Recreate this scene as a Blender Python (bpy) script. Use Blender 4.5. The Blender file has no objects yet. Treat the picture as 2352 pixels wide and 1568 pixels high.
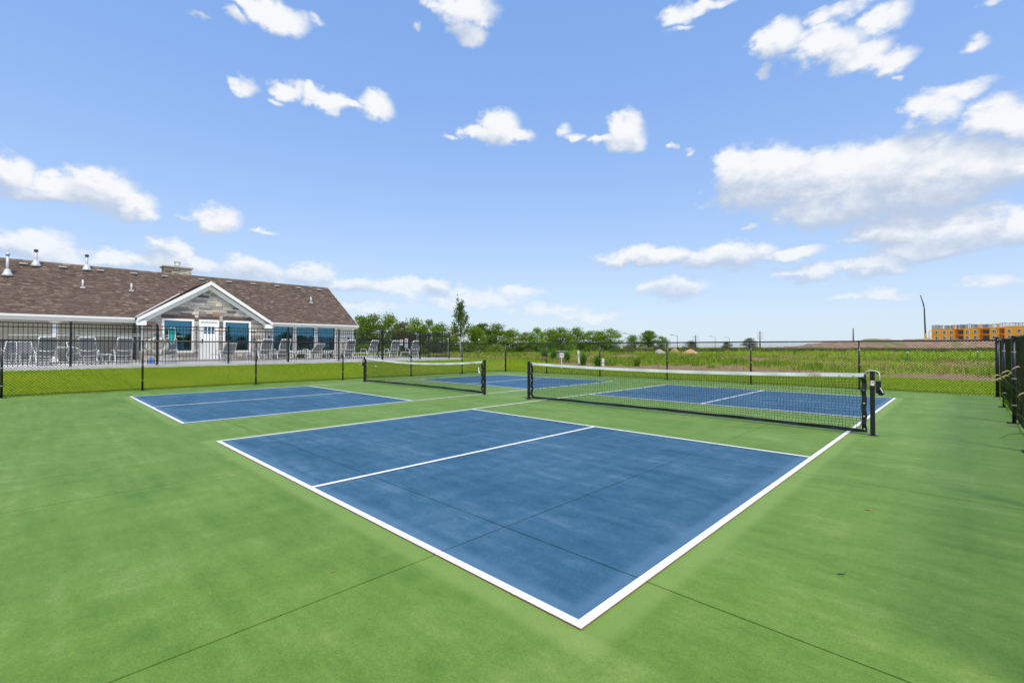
import bpy, math, random
import numpy as np
from math import radians, sin, cos, pi
from mathutils import Vector, Matrix
S = bpy.context.scene
COL = S.collection
# ------------------------------------------------------------------ camera
CAM = Vector((1.2728, -1.7601, 1.2951)); YAW = 0.772; PITCH = 0.0115; FPX = 1072.055; PW, PH = 2352., 1568.
cd = bpy.data.cameras.new('camera'); cam = bpy.data.objects.new('camera', cd); COL.objects.link(cam)
cd.sensor_width = 36; cd.lens = 36 * FPX / PW; cd.clip_end = 6000; cd.clip_start = .05
cam.location = CAM; cam.rotation_euler = (pi / 2 + PITCH, 0, YAW); S.camera = cam
FW = Vector((-sin(YAW) * cos(PITCH), cos(YAW) * cos(PITCH), sin(PITCH)))
RT = Vector((cos(YAW), sin(YAW), 0)); UP = RT.cross(FW)
def ray(px, py): return FW + RT * ((px - PW / 2) / FPX) - UP * ((py - PH / 2) / FPX)
def at_depth(px, py, z): return CAM + ray(px, py) * z
def on_ground(px, py, z=0.):
    d = ray(px, py); return CAM + d * ((z - CAM.z) / d.z)
def at_x(px, X):      # ground track: where the image column px meets the plane X
    d = ray(px, PH / 2); t = (X - CAM.x) / d.x; return (CAM + d * t).y
# ------------------------------------------------------------------ sky, sun, exposure
SUN_AZ = radians(122)      # clockwise from +Y: behind the camera, veiled by thin cloud
SUN_EL = radians(57)
W = bpy.data.worlds.new('World'); S.world = W; W.use_nodes = True
W.cycles.sampling_method = 'MANUAL'; W.cycles.sample_map_resolution = 512
wt = W.node_tree; wt.nodes.clear()
def N(nt, typ, **kw):
    n = nt.nodes.new(typ)
    for k, v in kw.items():
        if k == 'ins':
            for i, val in v.items():
                if hasattr(val, 'is_linked') or hasattr(val, 'node'): nt.links.new(val, n.inputs[i])
                else: n.inputs[i].default_value = val
        else: setattr(n, k, v)
    return n
def M(nt, op, a, b=None, c=None, clamp=False):
    n = nt.nodes.new('ShaderNodeMath'); n.operation = op; n.use_clamp = clamp
    for i, v in enumerate((a, b, c)):
        if v is None: continue
        if hasattr(v, 'node'): nt.links.new(v, n.inputs[i])
        else: n.inputs[i].default_value = v
    return n.outputs[0]
def VM(nt, op, a, b=None, c=None):
    n = nt.nodes.new('ShaderNodeVectorMath'); n.operation = op
    for i, v in enumerate((a, b, c)):
        if v is None: continue
        if hasattr(v, 'node'): nt.links.new(v, n.inputs[i])
        else: n.inputs[i].default_value = v
    return n.outputs['Value'] if op in ('DOT_PRODUCT', 'LENGTH') else n.outputs[0]
def MIX(nt, f, a, b, blend='MIX'):
    n = nt.nodes.new('ShaderNodeMix'); n.data_type = 'RGBA'; n.blend_type = blend
    for i, v in ((0, f), (6, a), (7, b)):
        if hasattr(v, 'node'): nt.links.new(v, n.inputs[i])
        else: n.inputs[i].default_value = (v if i == 0 else (tuple(v) + (1,))[:4])
    return n.outputs[2]
def SS(nt, x, lo, hi):
    n = nt.nodes.new('ShaderNodeMapRange'); n.interpolation_type = 'SMOOTHSTEP'
    nt.links.new(x, n.inputs[0]); n.inputs[1].default_value = lo; n.inputs[2].default_value = hi
    return n.outputs[0]
def build_world():
    nt = wt
    tc = N(nt, 'ShaderNodeTexCoord'); d = tc.outputs['Generated']
    sky = N(nt, 'ShaderNodeTexSky', sky_type='NISHITA', sun_disc=False, sun_elevation=SUN_EL, sun_rotation=SUN_AZ,
            altitude=0, air_density=1.0, dust_density=1.2, ozone_density=2.2)
    sp = N(nt, 'ShaderNodeSeparateXYZ', ins={0: d})
    az = M(nt, 'MULTIPLY', M(nt, 'ARCTAN2', sp.outputs[0], sp.outputs[1]), 180 / pi)
    el = M(nt, 'MULTIPLY', M(nt, 'ARCSINE', sp.outputs[2]), 180 / pi)
    P0 = N(nt, 'ShaderNodeCombineXYZ', ins={0: az, 1: el}).outputs[0]
    st = VM(nt, 'MULTIPLY', d, (1, 1, 1.5))
    wn = N(nt, 'ShaderNodeTexNoise', ins={0: st, 'Scale': 14., 'Detail': 6., 'Roughness': .56})
    warp = VM(nt, 'MULTIPLY', VM(nt, 'SUBTRACT', wn.outputs['Color'], (.5, .5, .5)), (4.4, 3.4, 0))
    bn = N(nt, 'ShaderNodeTexNoise', ins={0: st, 'Scale': 28., 'Detail': 8., 'Roughness': .64}).outputs['Fac']
    # clouds of the photograph as groups of puffs, placed by compass direction and height above the horizon
    A = lambda x, y, rx, ry, w=1: (x / 2.24, y / 2.24, rx / 2.24, ry / 2.24, w)
    B = lambda x, y, rx, ry, w=1: (900 + x / 2.24, y / 2.24, rx / 2.24, ry / 2.24, w)
    C = lambda x, y, rx, ry, w=1: (1600 + x / 1.96, y / 1.96, rx / 1.96, ry / 1.96, w)
    D = lambda x, y, rx, ry, w=1: (x, y, rx, ry, w)
    L = [A(1400, 10, 300, 55), A(1560, 90, 140, 90), A(1320, 100, 80, 40, .7), A(1120, 105, 65, 30, .45), A(1765, 110, 40, 30, .4),
         A(1375, 495, 85, 50, .75), A(1620, 505, 130, 50, .8), A(1540, 565, 60, 28, .5), A(1820, 575, 120, 60), A(2110, 575, 100, 70), A(1950, 595, 110, 32, .7),
         A(30, 960, 140, 115), A(330, 1060, 210, 90), A(560, 1070, 190, 115), A(720, 1150, 160, 80), A(830, 1210, 100, 35, .8), A(120, 1080, 200, 50, .8),
         A(1220, 1240, 150, 80, .85), A(1490, 1300, 70, 22, .55), A(940, 1375, 110, 60), A(1000, 1405, 65, 45),
         A(130, 1370, 260, 80), A(340, 1450, 140, 60), A(700, 1450, 220, 45), A(1000, 1480, 260, 55), A(1400, 1505, 190, 70), A(1740, 1530, 150, 60, .9),
         B(560, 50, 200, 100, .95), B(600, 180, 110, 65, .9), B(430, 70, 90, 60, .6), B(300, 185, 40, 25, .4),
         B(780, 715, 120, 95), B(670, 740, 95, 48), B(880, 760, 105, 42), B(505, 765, 60, 26, .45), B(1200, 780, 60, 34, .55), B(1140, 735, 55, 40, .42),
         B(1490, 735, 115, 95), B(1370, 795, 105, 28), B(1480, 810, 95, 45),
         C(190, 55, 110, 55, .7), C(340, 15, 200, 40, .55), C(200, 130, 90, 28, .5),
         C(680, 190, 120, 90), C(900, 225, 210, 85), C(1060, 275, 160, 75), C(1250, 285, 120, 70, .85), C(1000, 55, 190, 55, .55), C(1200, 90, 130, 85, .62), C(1100, 20, 260, 40, .5),
         C(1630, 215, 85, 50, .48), C(630, 360, 40, 40, .45), C(1265, 390, 26, 18, .5), C(1700, 10, 80, 40, .5), C(245, 735, 40, 30, .42), C(160, 725, 35, 18, .4),
         C(1430, 545, 140, 100, .8), C(1560, 440, 220, 55, .7), C(1720, 585, 190, 110), C(1870, 600, 140, 110),
         C(480, 850, 120, 110, 1.15), C(650, 860, 180, 120, 1.25), C(900, 880, 220, 140, 1.3), C(1250, 850, 320, 160, 1.3), C(1600, 850, 270, 135, 1.3), C(1800, 800, 150, 90, 1.15),
         C(620, 940, 270, 75, 1.15), C(1000, 990, 370, 100, 1.2), C(1350, 940, 310, 110, 1.2),
         C(1250, 1115, 270, 80), C(1550, 1120, 320, 85), C(1870, 1130, 220, 95), C(1500, 1205, 430, 60), C(1020, 1180, 100, 25, .7), C(530, 1110, 50, 20, .5),
         C(60, 1255, 270, 50), C(400, 1255, 270, 65), C(750, 1250, 170, 38, .8), C(820, 1340, 170, 42, .9), C(1150, 1310, 190, 48), C(160, 1415, 180, 58, .9),
         C(1100, 1450, 290, 32, .6), C(1750, 1390, 200, 38, .6),
         D(870, 715, 100, 22, .8), D(1010, 722, 130, 26, .75), D(1085, 712, 36, 16, .9), D(1180, 745, 170, 28, .65), D(1290, 730, 90, 20, .6), D(1480, 790, 100, 15, .6), D(1380, 775, 140, 18, .55), D(900, 765, 160, 16, .45)]
    E_ = []
    for x, y, rx, ry, w in L:
        k = PW / 2560
        def ae(px, py):
            v = ray(px * k, py * k).normalized(); return math.degrees(math.atan2(v.x, v.y)), math.degrees(math.asin(v.z))
        u0, v0 = ae(x, y); a1 = ae(x + rx, y); a2 = ae(x, y - ry)
        E_.append((u0, v0, max(.4, 1.1 * math.hypot(a1[0] - u0, a1[1] - v0)), max(.3, 1.1 * abs(a2[1] - v0)), w))
    rnd = random.Random(4)
    for i in range(22):   # the same kind of sky all round
        u = rnd.uniform(8, 265); u = u if u <= 180 else u - 360
        v = rnd.uniform(2, 55); sz = rnd.uniform(4, 10)
        for j in range(2): E_.append((u + rnd.uniform(-.6, .6) * sz, v + rnd.uniform(-.15, .15) * sz, sz * rnd.uniform(.6, 1), sz * rnd.uniform(.2, .4), rnd.uniform(.6, 1)))
    P = VM(nt, 'ADD', P0, warp); kk = M(nt, 'ADD', .75, M(nt, 'MULTIPLY', SS(nt, el, 2., 22.), 1.5)); Pu = VM(nt, 'ADD', P, N(nt, 'ShaderNodeCombineXYZ', ins={0: M(nt, 'MULTIPLY', kk, .4), 1: kk}).outputs[0]); nz = M(nt, 'MULTIPLY', M(nt, 'SUBTRACT', bn, .5), 2.1)
    # thin high veil, paler towards the horizon
    hz = M(nt, 'SUBTRACT', 1, M(nt, 'ABSOLUTE', sp.outputs[2]), clamp=True)
    veil = M(nt, 'ADD', .55, M(nt, 'MULTIPLY', M(nt, 'POWER', hz, 3.0), .3))
    base = MIX(nt, veil, sky.outputs[0], MIX(nt, M(nt, 'POWER', hz, 3.4), (1.55, 3.1, 6.7), (4.5, 5.3, 5.9)))
    STR = .15
    thin = M(nt, 'ADD', .6, M(nt, 'MULTIPLY', SS(nt, el, 2., 13.), .4))
    def sector(lo, hi):       # the clouds that can reach one slice of the compass
        L_ = [e for e in E_ if e[0] + 1.6 * e[2] + 2.6 > lo and e[0] - 1.6 * e[2] - 2.6 < hi]
        if not L_: return N(nt, 'ShaderNodeBackground', ins={0: base, 1: STR}).outputs[0]
        g = bpy.data.node_groups.new('cloud_slice', 'ShaderNodeTree')
        for nm_, tp in (('P', 'NodeSocketVector'), ('Pu', 'NodeSocketVector'), ('nz', 'NodeSocketFloat'), ('sky', 'NodeSocketColor'), ('thin', 'NodeSocketFloat')): g.interface.new_socket(nm_, in_out='INPUT', socket_type=tp)
        g.interface.new_socket('Color', in_out='OUTPUT', socket_type='NodeSocketColor')
        gi, go = g.nodes.new('NodeGroupInput'), g.nodes.new('NodeGroupOutput')
        def field(P, L_):
            acc = None
            for u0, v0, a, b, w in L_:
                q = VM(g, 'MULTIPLY_ADD', P, (1 / a, 1 / b, 0), (-u0 / a, -v0 / b, 0))
                f = M(g, 'SUBTRACT', w, VM(g, 'DOT_PRODUCT', q, q))
                acc = f if acc is None else M(g, 'SMOOTH_MAX', acc, f, .22)
            return acc
        dens = M(g, 'ADD', field(gi.outputs[0], L_), gi.outputs[2]); up = field(gi.outputs[1], [e for e in L_ if e[4] >= .8] or L_)
        alpha = M(g, 'MULTIPLY', SS(g, dens, -.4, .7), gi.outputs[4])
        lit = M(g, 'ADD', M(g, 'ADD', M(g, 'MULTIPLY', M(g, 'SUBTRACT', dens, M(g, 'MAXIMUM', up, -.5)), .42), .36), M(g, 'MULTIPLY', gi.outputs[2], .1), clamp=True)
        ccol = MIX(g, SS(g, lit, .06, .92), (3.15, 3.7, 4.65), (5.8, 5.85, 5.9))
        g.links.new(MIX(g, M(g, 'MULTIPLY', alpha, .95), gi.outputs[3], ccol), go.inputs[0])
        n = N(nt, 'ShaderNodeGroup', node_tree=g); nt.links.new(P, n.inputs[0]); nt.links.new(Pu, n.inputs[1]); nt.links.new(nz, n.inputs[2]); nt.links.new(base, n.inputs[3]); nt.links.new(thin, n.inputs[4])
        return N(nt, 'ShaderNodeBackground', ins={0: n.outputs[0], 1: STR}).outputs[0]
    edges = [-180, -135, -92, -80, -70, -61, -53, -45, -37, -29, -20, -11, 0, 30, 80, 130, 180]
    def tree_(i, j):          # binary tree of hard switches, so that only one slice is worked out per direction
        if j - i == 1: return sector(edges[i], edges[j])
        m = (i + j) // 2
        return N(nt, 'ShaderNodeMixShader', ins={0: M(nt, 'GREATER_THAN', az, float(edges[m])), 1: tree_(i, m), 2: tree_(m, j)}).outputs[0]
    low = N(nt, 'ShaderNodeBackground', ins={0: base, 1: STR}).outputs[0]
    top = N(nt, 'ShaderNodeMixShader', ins={0: M(nt, 'GREATER_THAN', el, -1.), 1: low, 2: tree_(0, len(edges) - 1)})
    out = N(nt, 'ShaderNodeOutputWorld'); nt.links.new(top.outputs[0], out.inputs[0])
build_world()
sd = bpy.data.lights.new('sun', 'SUN'); sd.energy = 3.6; sd.angle = radians(14); sd.color = (1, .92, .79)
sun = bpy.data.objects.new('sun', sd); COL.objects.link(sun); sun.location = (20, 10, 30)
sdir = Vector((sin(SUN_AZ) * cos(SUN_EL), cos(SUN_AZ) * cos(SUN_EL), sin(SUN_EL)))
sun.rotation_euler = sdir.to_track_quat('Z', 'Y').to_euler()
vs = S.view_settings; vs.view_transform = 'Standard'; vs.look = 'None'; vs.exposure = 0.15; vs.gamma = 1
# ------------------------------------------------------------------ materials
MATS = {}
def new_mat(name):
    m = bpy.data.materials.new(name); m.use_nodes = True
    nt = m.node_tree; b = nt.nodes['Principled BSDF']; MATS[name] = m
    return m, nt, b
def mat(name, col, rough=.6, var=.0, scale=8., metal=0., bump=0., bscale=60., spec=None, rnd=0., sheen=0.):
    m, nt, b = new_mat(name)
    b.inputs['Roughness'].default_value = rough; b.inputs['Metallic'].default_value = metal
    if spec is not None: b.inputs['Specular IOR Level'].default_value = spec
    geo = N(nt, 'ShaderNodeNewGeometry')
    c = tuple(col)
    cur = None
    if var:
        n = N(nt, 'ShaderNodeTexNoise', ins={0: geo.outputs['Position'], 'Scale': scale, 'Detail': 5., 'Roughness': .6})
        f = SS(nt, n.outputs['Fac'], .3, .7)
        cur = MIX(nt, f, tuple(x * (1 - var) for x in c), tuple(min(1, x * (1 + var)) for x in c))
    if rnd:
        r = geo.outputs['Random Per Island']
        lo = MIX(nt, r, tuple(x * (1 - rnd) for x in (1, 1, 1)), (1 + rnd,) * 3)
        cur = MIX(nt, 1., cur if cur is not None else c, lo, 'MULTIPLY')
    if cur is not None: nt.links.new(cur, b.inputs['Base Color'])
    else: b.inputs['Base Color'].default_value = c + (1,)
    if bump:
        n = N(nt, 'ShaderNodeTexNoise', ins={0: geo.outputs['Position'], 'Scale': bscale, 'Detail': 4.})
        bp = N(nt, 'ShaderNodeBump', ins={'Height': n.outputs['Fac'], 'Strength': bump, 'Distance': .02})
        nt.links.new(bp.outputs[0], b.inputs['Normal'])
    return m
def court_mat(name, c_dark, c_mid, c_light, band_in):
    m, nt, b = new_mat(name); geo = N(nt, 'ShaderNodeNewGeometry'); pos = geo.outputs['Position']
    n1 = N(nt, 'ShaderNodeTexNoise', ins={0: VM(nt, 'MULTIPLY', pos, (.55, 1.1, 0)), 'Scale': 1.1, 'Detail': 5., 'Roughness': .6}).outputs['Fac']
    n2 = N(nt, 'ShaderNodeTexNoise', ins={0: VM(nt, 'MULTIPLY', pos, (.5, 5.5, 0)), 'Scale': 1.3, 'Detail': 4., 'Roughness': .55}).outputs['Fac']
    n3 = N(nt, 'ShaderNodeTexNoise', ins={0: VM(nt, 'MULTIPLY', pos, (4.2, .45, 0)), 'Scale': 1.3, 'Detail': 4.}).outputs['Fac']
    n4 = N(nt, 'ShaderNodeTexNoise', ins={0: pos, 'Scale': 85., 'Detail': 5., 'Roughness': .85}).outputs['Fac']
    n5 = N(nt, 'ShaderNodeTexNoise', ins={0: pos, 'Scale': 28., 'Detail': 5., 'Roughness': .7}).outputs['Fac']
    n6 = N(nt, 'ShaderNodeTexNoise', ins={0: VM(nt, 'MULTIPLY', pos, (1., 1.6, 0)), 'Scale': 4.2, 'Detail': 8., 'Roughness': .68}).outputs['Fac']
    f = M(nt, 'ADD', M(nt, 'ADD', M(nt, 'MULTIPLY', n1, .36), M(nt, 'MULTIPLY', n6, .3)), M(nt, 'ADD', M(nt, 'MULTIPLY', n2, .2), M(nt, 'MULTIPLY', n3, .14)))
    c = MIX(nt, SS(nt, f, .38, .52), c_dark, c_mid); c = MIX(nt, SS(nt, f, .49, .65), c, c_light)
    gr = M(nt, 'ADD', .0, M(nt, 'ADD', M(nt, 'MULTIPLY', n4, 1.5), M(nt, 'MULTIPLY', n5, .5)))
    cc = N(nt, 'ShaderNodeCombineXYZ', ins={0: gr, 1: gr, 2: gr}).outputs[0]
    c = MIX(nt, 1., c, cc, 'MULTIPLY')
    # fresher coat brushed along the lines
    sep = N(nt, 'ShaderNodeSeparateXYZ', ins={0: pos})
    dmin = None
    wob = M(nt, 'MULTIPLY', M(nt, 'SUBTRACT', n5, .5), .09)
    for cx in (-3.048, CX2 - 3.048):
        dx = M(nt, 'SUBTRACT', M(nt, 'ABSOLUTE', M(nt, 'SUBTRACT', sep.outputs[0], cx)), 3.048)
        dy = M(nt, 'SUBTRACT', M(nt, 'ABSOLUTE', M(nt, 'SUBTRACT', sep.outputs[1], 6.7056)), 6.7056)
        if band_in: dd = M(nt, 'MULTIPLY', M(nt, 'MAXIMUM', dx, dy), -1)
        else: dd = M(nt, 'MAXIMUM', dx, dy)
        dmin = dd if dmin is None else (M(nt, 'MINIMUM', dmin, dd) if not band_in else M(nt, 'MAXIMUM', dmin, dd))
    dd = M(nt, 'ADD', dmin, wob)
    band = M(nt, 'MULTIPLY', M(nt, 'SUBTRACT', 1, SS(nt, dd, .1, .19)), SS(nt, dd, -.06, .0))
    c = MIX(nt, M(nt, 'MULTIPLY', band, .5), c, tuple(min(1, x * 1.16) for x in c_light))
    # scuffs and tiny pale flecks
    v = N(nt, 'ShaderNodeTexVoronoi', ins={0: pos, 'Scale': 3.3, 'Randomness': 1.}).outputs['Distance']
    v = M(nt, 'LESS_THAN', v, .014)
    c = MIX(nt, M(nt, 'MULTIPLY', v, .75), c, (.75, .75, .68))
    sc = N(nt, 'ShaderNodeTexNoise', ins={0: pos, 'Scale': 2.1, 'Detail': 2., 'Distortion': 2.5}).outputs['Fac']
    ln = M(nt, 'MULTIPLY', M(nt, 'LESS_THAN', M(nt, 'ABSOLUTE', M(nt, 'SUBTRACT', sc, .71)), .0025), M(nt, 'GREATER_THAN', n5, .5))
    c = MIX(nt, M(nt, 'MULTIPLY', ln, .14), c, (.7, .74, .7))
    nt.links.new(c, b.inputs['Base Color'])
    b.inputs['Roughness'].default_value = .66; b.inputs['Specular IOR Level'].default_value = .36
    bp = N(nt, 'ShaderNodeBump', ins={'Height': M(nt, 'ADD', n4, M(nt, 'MULTIPLY', n5, .6)), 'Strength': .28, 'Distance': .004}); nt.links.new(bp.outputs[0], b.inputs['Normal'])
    return m
CX2 = -8.2      # right edge of the second court
court_mat('court_green', (.083, .178, .015), (.124, .222, .027), (.192, .285, .062), False)
court_mat('court_blue', (.012, .07, .13), (.03, .105, .172), (.085, .168, .25), True)
mat('line_white', (.8, .79, .78), .6, .05, 6, bump=.15, bscale=200)
mat('line_edge', (.3, .13, .1), .8)
mat('sub_base', (.02, .03, .015), .9)
mat('concrete', (.62, .6, .57), .85, .1, 3, bump=.2, bscale=120)
mat('black_metal', (.009, .009, .011), .38, spec=.5)
mat('black_vinyl_wire', (.008, .008, .009), .3, spec=.5)
mat('black_vinyl', (.008, .008, .012), .28, bump=.55, bscale=14)
mat('net_cord', (.012, .012, .013), .7)
mat('net_tape', (.82, .8, .76), .75, .08, 30, bump=.25, bscale=40)
mat('white_plastic', (.85, .85, .84), .5)
mat('red_ink', (.62, .04, .03), .6); mat('dark_ink', (.05, .05, .07), .6); mat('blue_ink', (.12, .2, .55), .6)
mat('galvanised', (.55, .55, .54), .5, .12, 30, metal=.15)
mat('cream_siding', (.74, .7, .6), .7, .04, 3)
mat('white_trim', (.84, .83, .79), .55, .02, 3)
mat('mortar', (.34, .31, .27), .9, .15, 20, bump=.4, bscale=80)
mat('brick_brown', (.12, .075, .06), .85, .3, 30)
mat('cap_stone', (.5, .45, .36), .85, .1, 10)
mat('door_dark', (.02, .02, .025), .4)
mat('window_frame', (.025, .022, .025), .4)
mat('curtain', (.3, .34, .3), .9)
mat('interior', (.13, .12, .11), .9)
mat('sling_grey', (.26, .26, .26), .85, .12, 25)
mat('chair_white', (.82, .82, .81), .4)
mat('turquoise_net', (.02, .5, .56), .7)
mat('blue_cloth', (.1, .2, .6), .9)
mat('bark', (.13, .1, .075), .9, .3, 12, bump=.6, bscale=25)
mat('pale_bark', (.42, .4, .35), .9, .15, 20)
mat('orange_board', (.95, .36, .035), .8, .06, .6)
mat('steel_grey', (.17, .175, .19), .6, .15, 4)
mat('far_glass', (.03, .035, .045), .15)
mat('lamp_grey', (.12, .13, .13), .6); mat('wood_pole', (.16, .13, .1), .9, .2, 4)
mat('crane_black', (.03, .03, .03), .6); mat('crane_yellow', (.65, .42, .05), .5)
mat('car_white', (.8, .81, .82), .25); mat('car_glass', (.02, .025, .03), .1); mat('tyre', (.02, .02, .02), .9)
mat('gravel_grey', (.42, .38, .37), .95, .25, 9, bump=1., bscale=12); mat('dirt_tan', (.5, .33, .2), .95, .2, 5, bump=1., bscale=10); mat('dirt_orange', (.6, .34, .17), .95, .2, 4, bump=1., bscale=10)
mat('stake_green', (.03, .2, .09), .6)
mat('cabinet_grey', (.2, .22, .2), .6, .1, 5)
mat('paper', (.8, .72, .64), .9); mat('leaf_brown', (.3, .19, .05), .8); mat('leaf_green', (.06, .16, .03), .8)
mat('mulch', (.13, .085, .06), .95, .3, 30, bump=.8, bscale=60)
mat('seed_head', (.52, .42, .16), .9, .2, 60)
def shingle_mat():
    m, nt, b = new_mat('shingle'); geo = N(nt, 'ShaderNodeNewGeometry'); r = geo.outputs['Random Per Island']
    cr = N(nt, 'ShaderNodeValToRGB', ins={0: r}); e = cr.color_ramp.elements
    e[0].position = 0; e[0].color = (.105, .077, .06, 1); e[1].position = 1; e[1].color = (.26, .2, .157, 1)
    for p, c in ((.35, (.13, .094, .07, 1)), (.7, (.15, .109, .082, 1)), (.9, (.18, .134, .102, 1))):
        x = cr.color_ramp.elements.new(p); x.color = c
    n = N(nt, 'ShaderNodeTexNoise', ins={0: geo.outputs['Position'], 'Scale': 60., 'Detail': 3.}).outputs['Fac']
    g = M(nt, 'ADD', .75, M(nt, 'MULTIPLY', n, .5)); cc = N(nt, 'ShaderNodeCombineXYZ', ins={0: g, 1: g, 2: g}).outputs[0]
    nt.links.new(MIX(nt, 1., cr.outputs[0], cc, 'MULTIPLY'), b.inputs['Base Color']); b.inputs['Roughness'].default_value = .95; b.inputs['Specular IOR Level'].default_value = .2
shingle_mat()
def stone_mat():
    m, nt, b = new_mat('stone'); oi = N(nt, 'ShaderNodeObjectInfo'); geo = N(nt, 'ShaderNodeNewGeometry')
    cr = N(nt, 'ShaderNodeValToRGB', ins={0: oi.outputs['Random']}); e = cr.color_ramp.elements; cr.color_ramp.interpolation = 'CONSTANT'
    e[0].position = 0; e[0].color = (0.251, 0.211, 0.178, 1); e[1].position = .95; e[1].color = (0.343, 0.211, 0.145, 1)
    for p, c in ((.12, (0.528, 0.469, 0.383, 1)), (.3, (0.396, 0.356, 0.304, 1)), (.45, (0.607, 0.541, 0.449, 1)), (.6, (0.317, 0.277, 0.238, 1)), (.72, (0.462, 0.436, 0.396, 1)), (.86, (.135, .12, .11, 1))):
        x = e.new(p); x.color = c
    n = N(nt, 'ShaderNodeTexNoise', ins={0: geo.outputs['Position'], 'Scale': 14., 'Detail': 6., 'Roughness': .65}).outputs['Fac']
    g = M(nt, 'ADD', .6, M(nt, 'MULTIPLY', n, .8)); cc = N(nt, 'ShaderNodeCombineXYZ', ins={0: g, 1: g, 2: g}).outputs[0]
    nt.links.new(MIX(nt, 1., cr.outputs[0], cc, 'MULTIPLY'), b.inputs['Base Color']); b.inputs['Roughness'].default_value = .9
    bp = N(nt, 'ShaderNodeBump', ins={'Height': n, 'Strength': .5, 'Distance': .03}); nt.links.new(bp.outputs[0], b.inputs['Normal'])
stone_mat()
def glass_mat():
    m, nt, b = new_mat('tinted_glass'); nt.nodes.remove(b)
    tr = N(nt, 'ShaderNodeBsdfTransparent', ins={0: (.25, .36, .36, 1)})
    gl = N(nt, 'ShaderNodeBsdfGlossy', ins={0: (.2, .6, .88, 1), 'Roughness': .012})
    fr = N(nt, 'ShaderNodeFresnel', ins={0: 2.1}).outputs[0]
    mx = N(nt, 'ShaderNodeMixShader', ins={0: M(nt, 'ADD', M(nt, 'MULTIPLY', fr, .9), .2, clamp=True), 1: tr.outputs[0], 2: gl.outputs[0]})
    nt.links.new(mx.outputs[0], nt.nodes['Material Output'].inputs[0])
glass_mat()
def leaf_mat(name, c1, c2, c3, trans=.35, obj_var=.5):
    m, nt, b = new_mat(name); geo = N(nt, 'ShaderNodeNewGeometry'); oi = N(nt, 'ShaderNodeObjectInfo')
    cr = N(nt, 'ShaderNodeValToRGB', ins={0: geo.outputs['Random Per Island']}); e = cr.color_ramp.elements
    e[0].color = c1 + (1,); e[1].color = c3 + (1,); x = e.new(.5); x.color = c2 + (1,)
    n = N(nt, 'ShaderNodeTexNoise', ins={0: geo.outputs['Position'], 'Scale': .45, 'Detail': 3.}).outputs['Fac']
    g = M(nt, 'ADD', 1 - obj_var / 2 - .18, M(nt, 'ADD', M(nt, 'MULTIPLY', oi.outputs['Random'], obj_var), M(nt, 'MULTIPLY', n, .36)))
    cc = N(nt, 'ShaderNodeCombineXYZ', ins={0: g, 1: g, 2: M(nt, 'MULTIPLY', g, .9)}).outputs[0]
    c = MIX(nt, 1., cr.outputs[0], cc, 'MULTIPLY')
    nt.links.new(c, b.inputs['Base Color']); b.inputs['Roughness'].default_value = .6; b.inputs['Specular IOR Level'].default_value = .25
    tl = N(nt, 'ShaderNodeBsdfTranslucent', ins={0: MIX(nt, 1., c, (1.25, 1.35, .6), 'MULTIPLY')})
    mx = N(nt, 'ShaderNodeMixShader', ins={0: trans, 1: b.outputs[0], 2: tl.outputs[0]})
    nt.links.new(mx.outputs[0], nt.nodes['Material Output'].inputs[0])
    return m
leaf_mat('tree_leaf', (.075, .14, .012), (.12, .2, .02), (.2, .28, .03), .42)
leaf_mat('tree_leaf_dry', (.1, .105, .03), (.15, .15, .045), (.21, .21, .065))
leaf_mat('tree_leaf_bright', (.1, .17, .012), (.17, .27, .018), (.27, .36, .03), .45)
leaf_mat('lawn_blade', (.2, .32, .003), (.24, .36, .004), (.28, .385, .006), .4)
leaf_mat('weed_blade', (.12, .26, .008), (.25, .38, .012), (.4, .46, .03), .4)
leaf_mat('weed_dry', (.36, .29, .1), (.47, .36, .15), (.52, .38, .2), .35)
leaf_mat('ornamental_blade', (.06, .19, .012), (.1, .27, .016), (.2, .36, .03), .4)
leaf_mat('shrub_leaf', (.05, .11, .02), (.09, .16, .03), (.22, .12, .06), .3)
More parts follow.
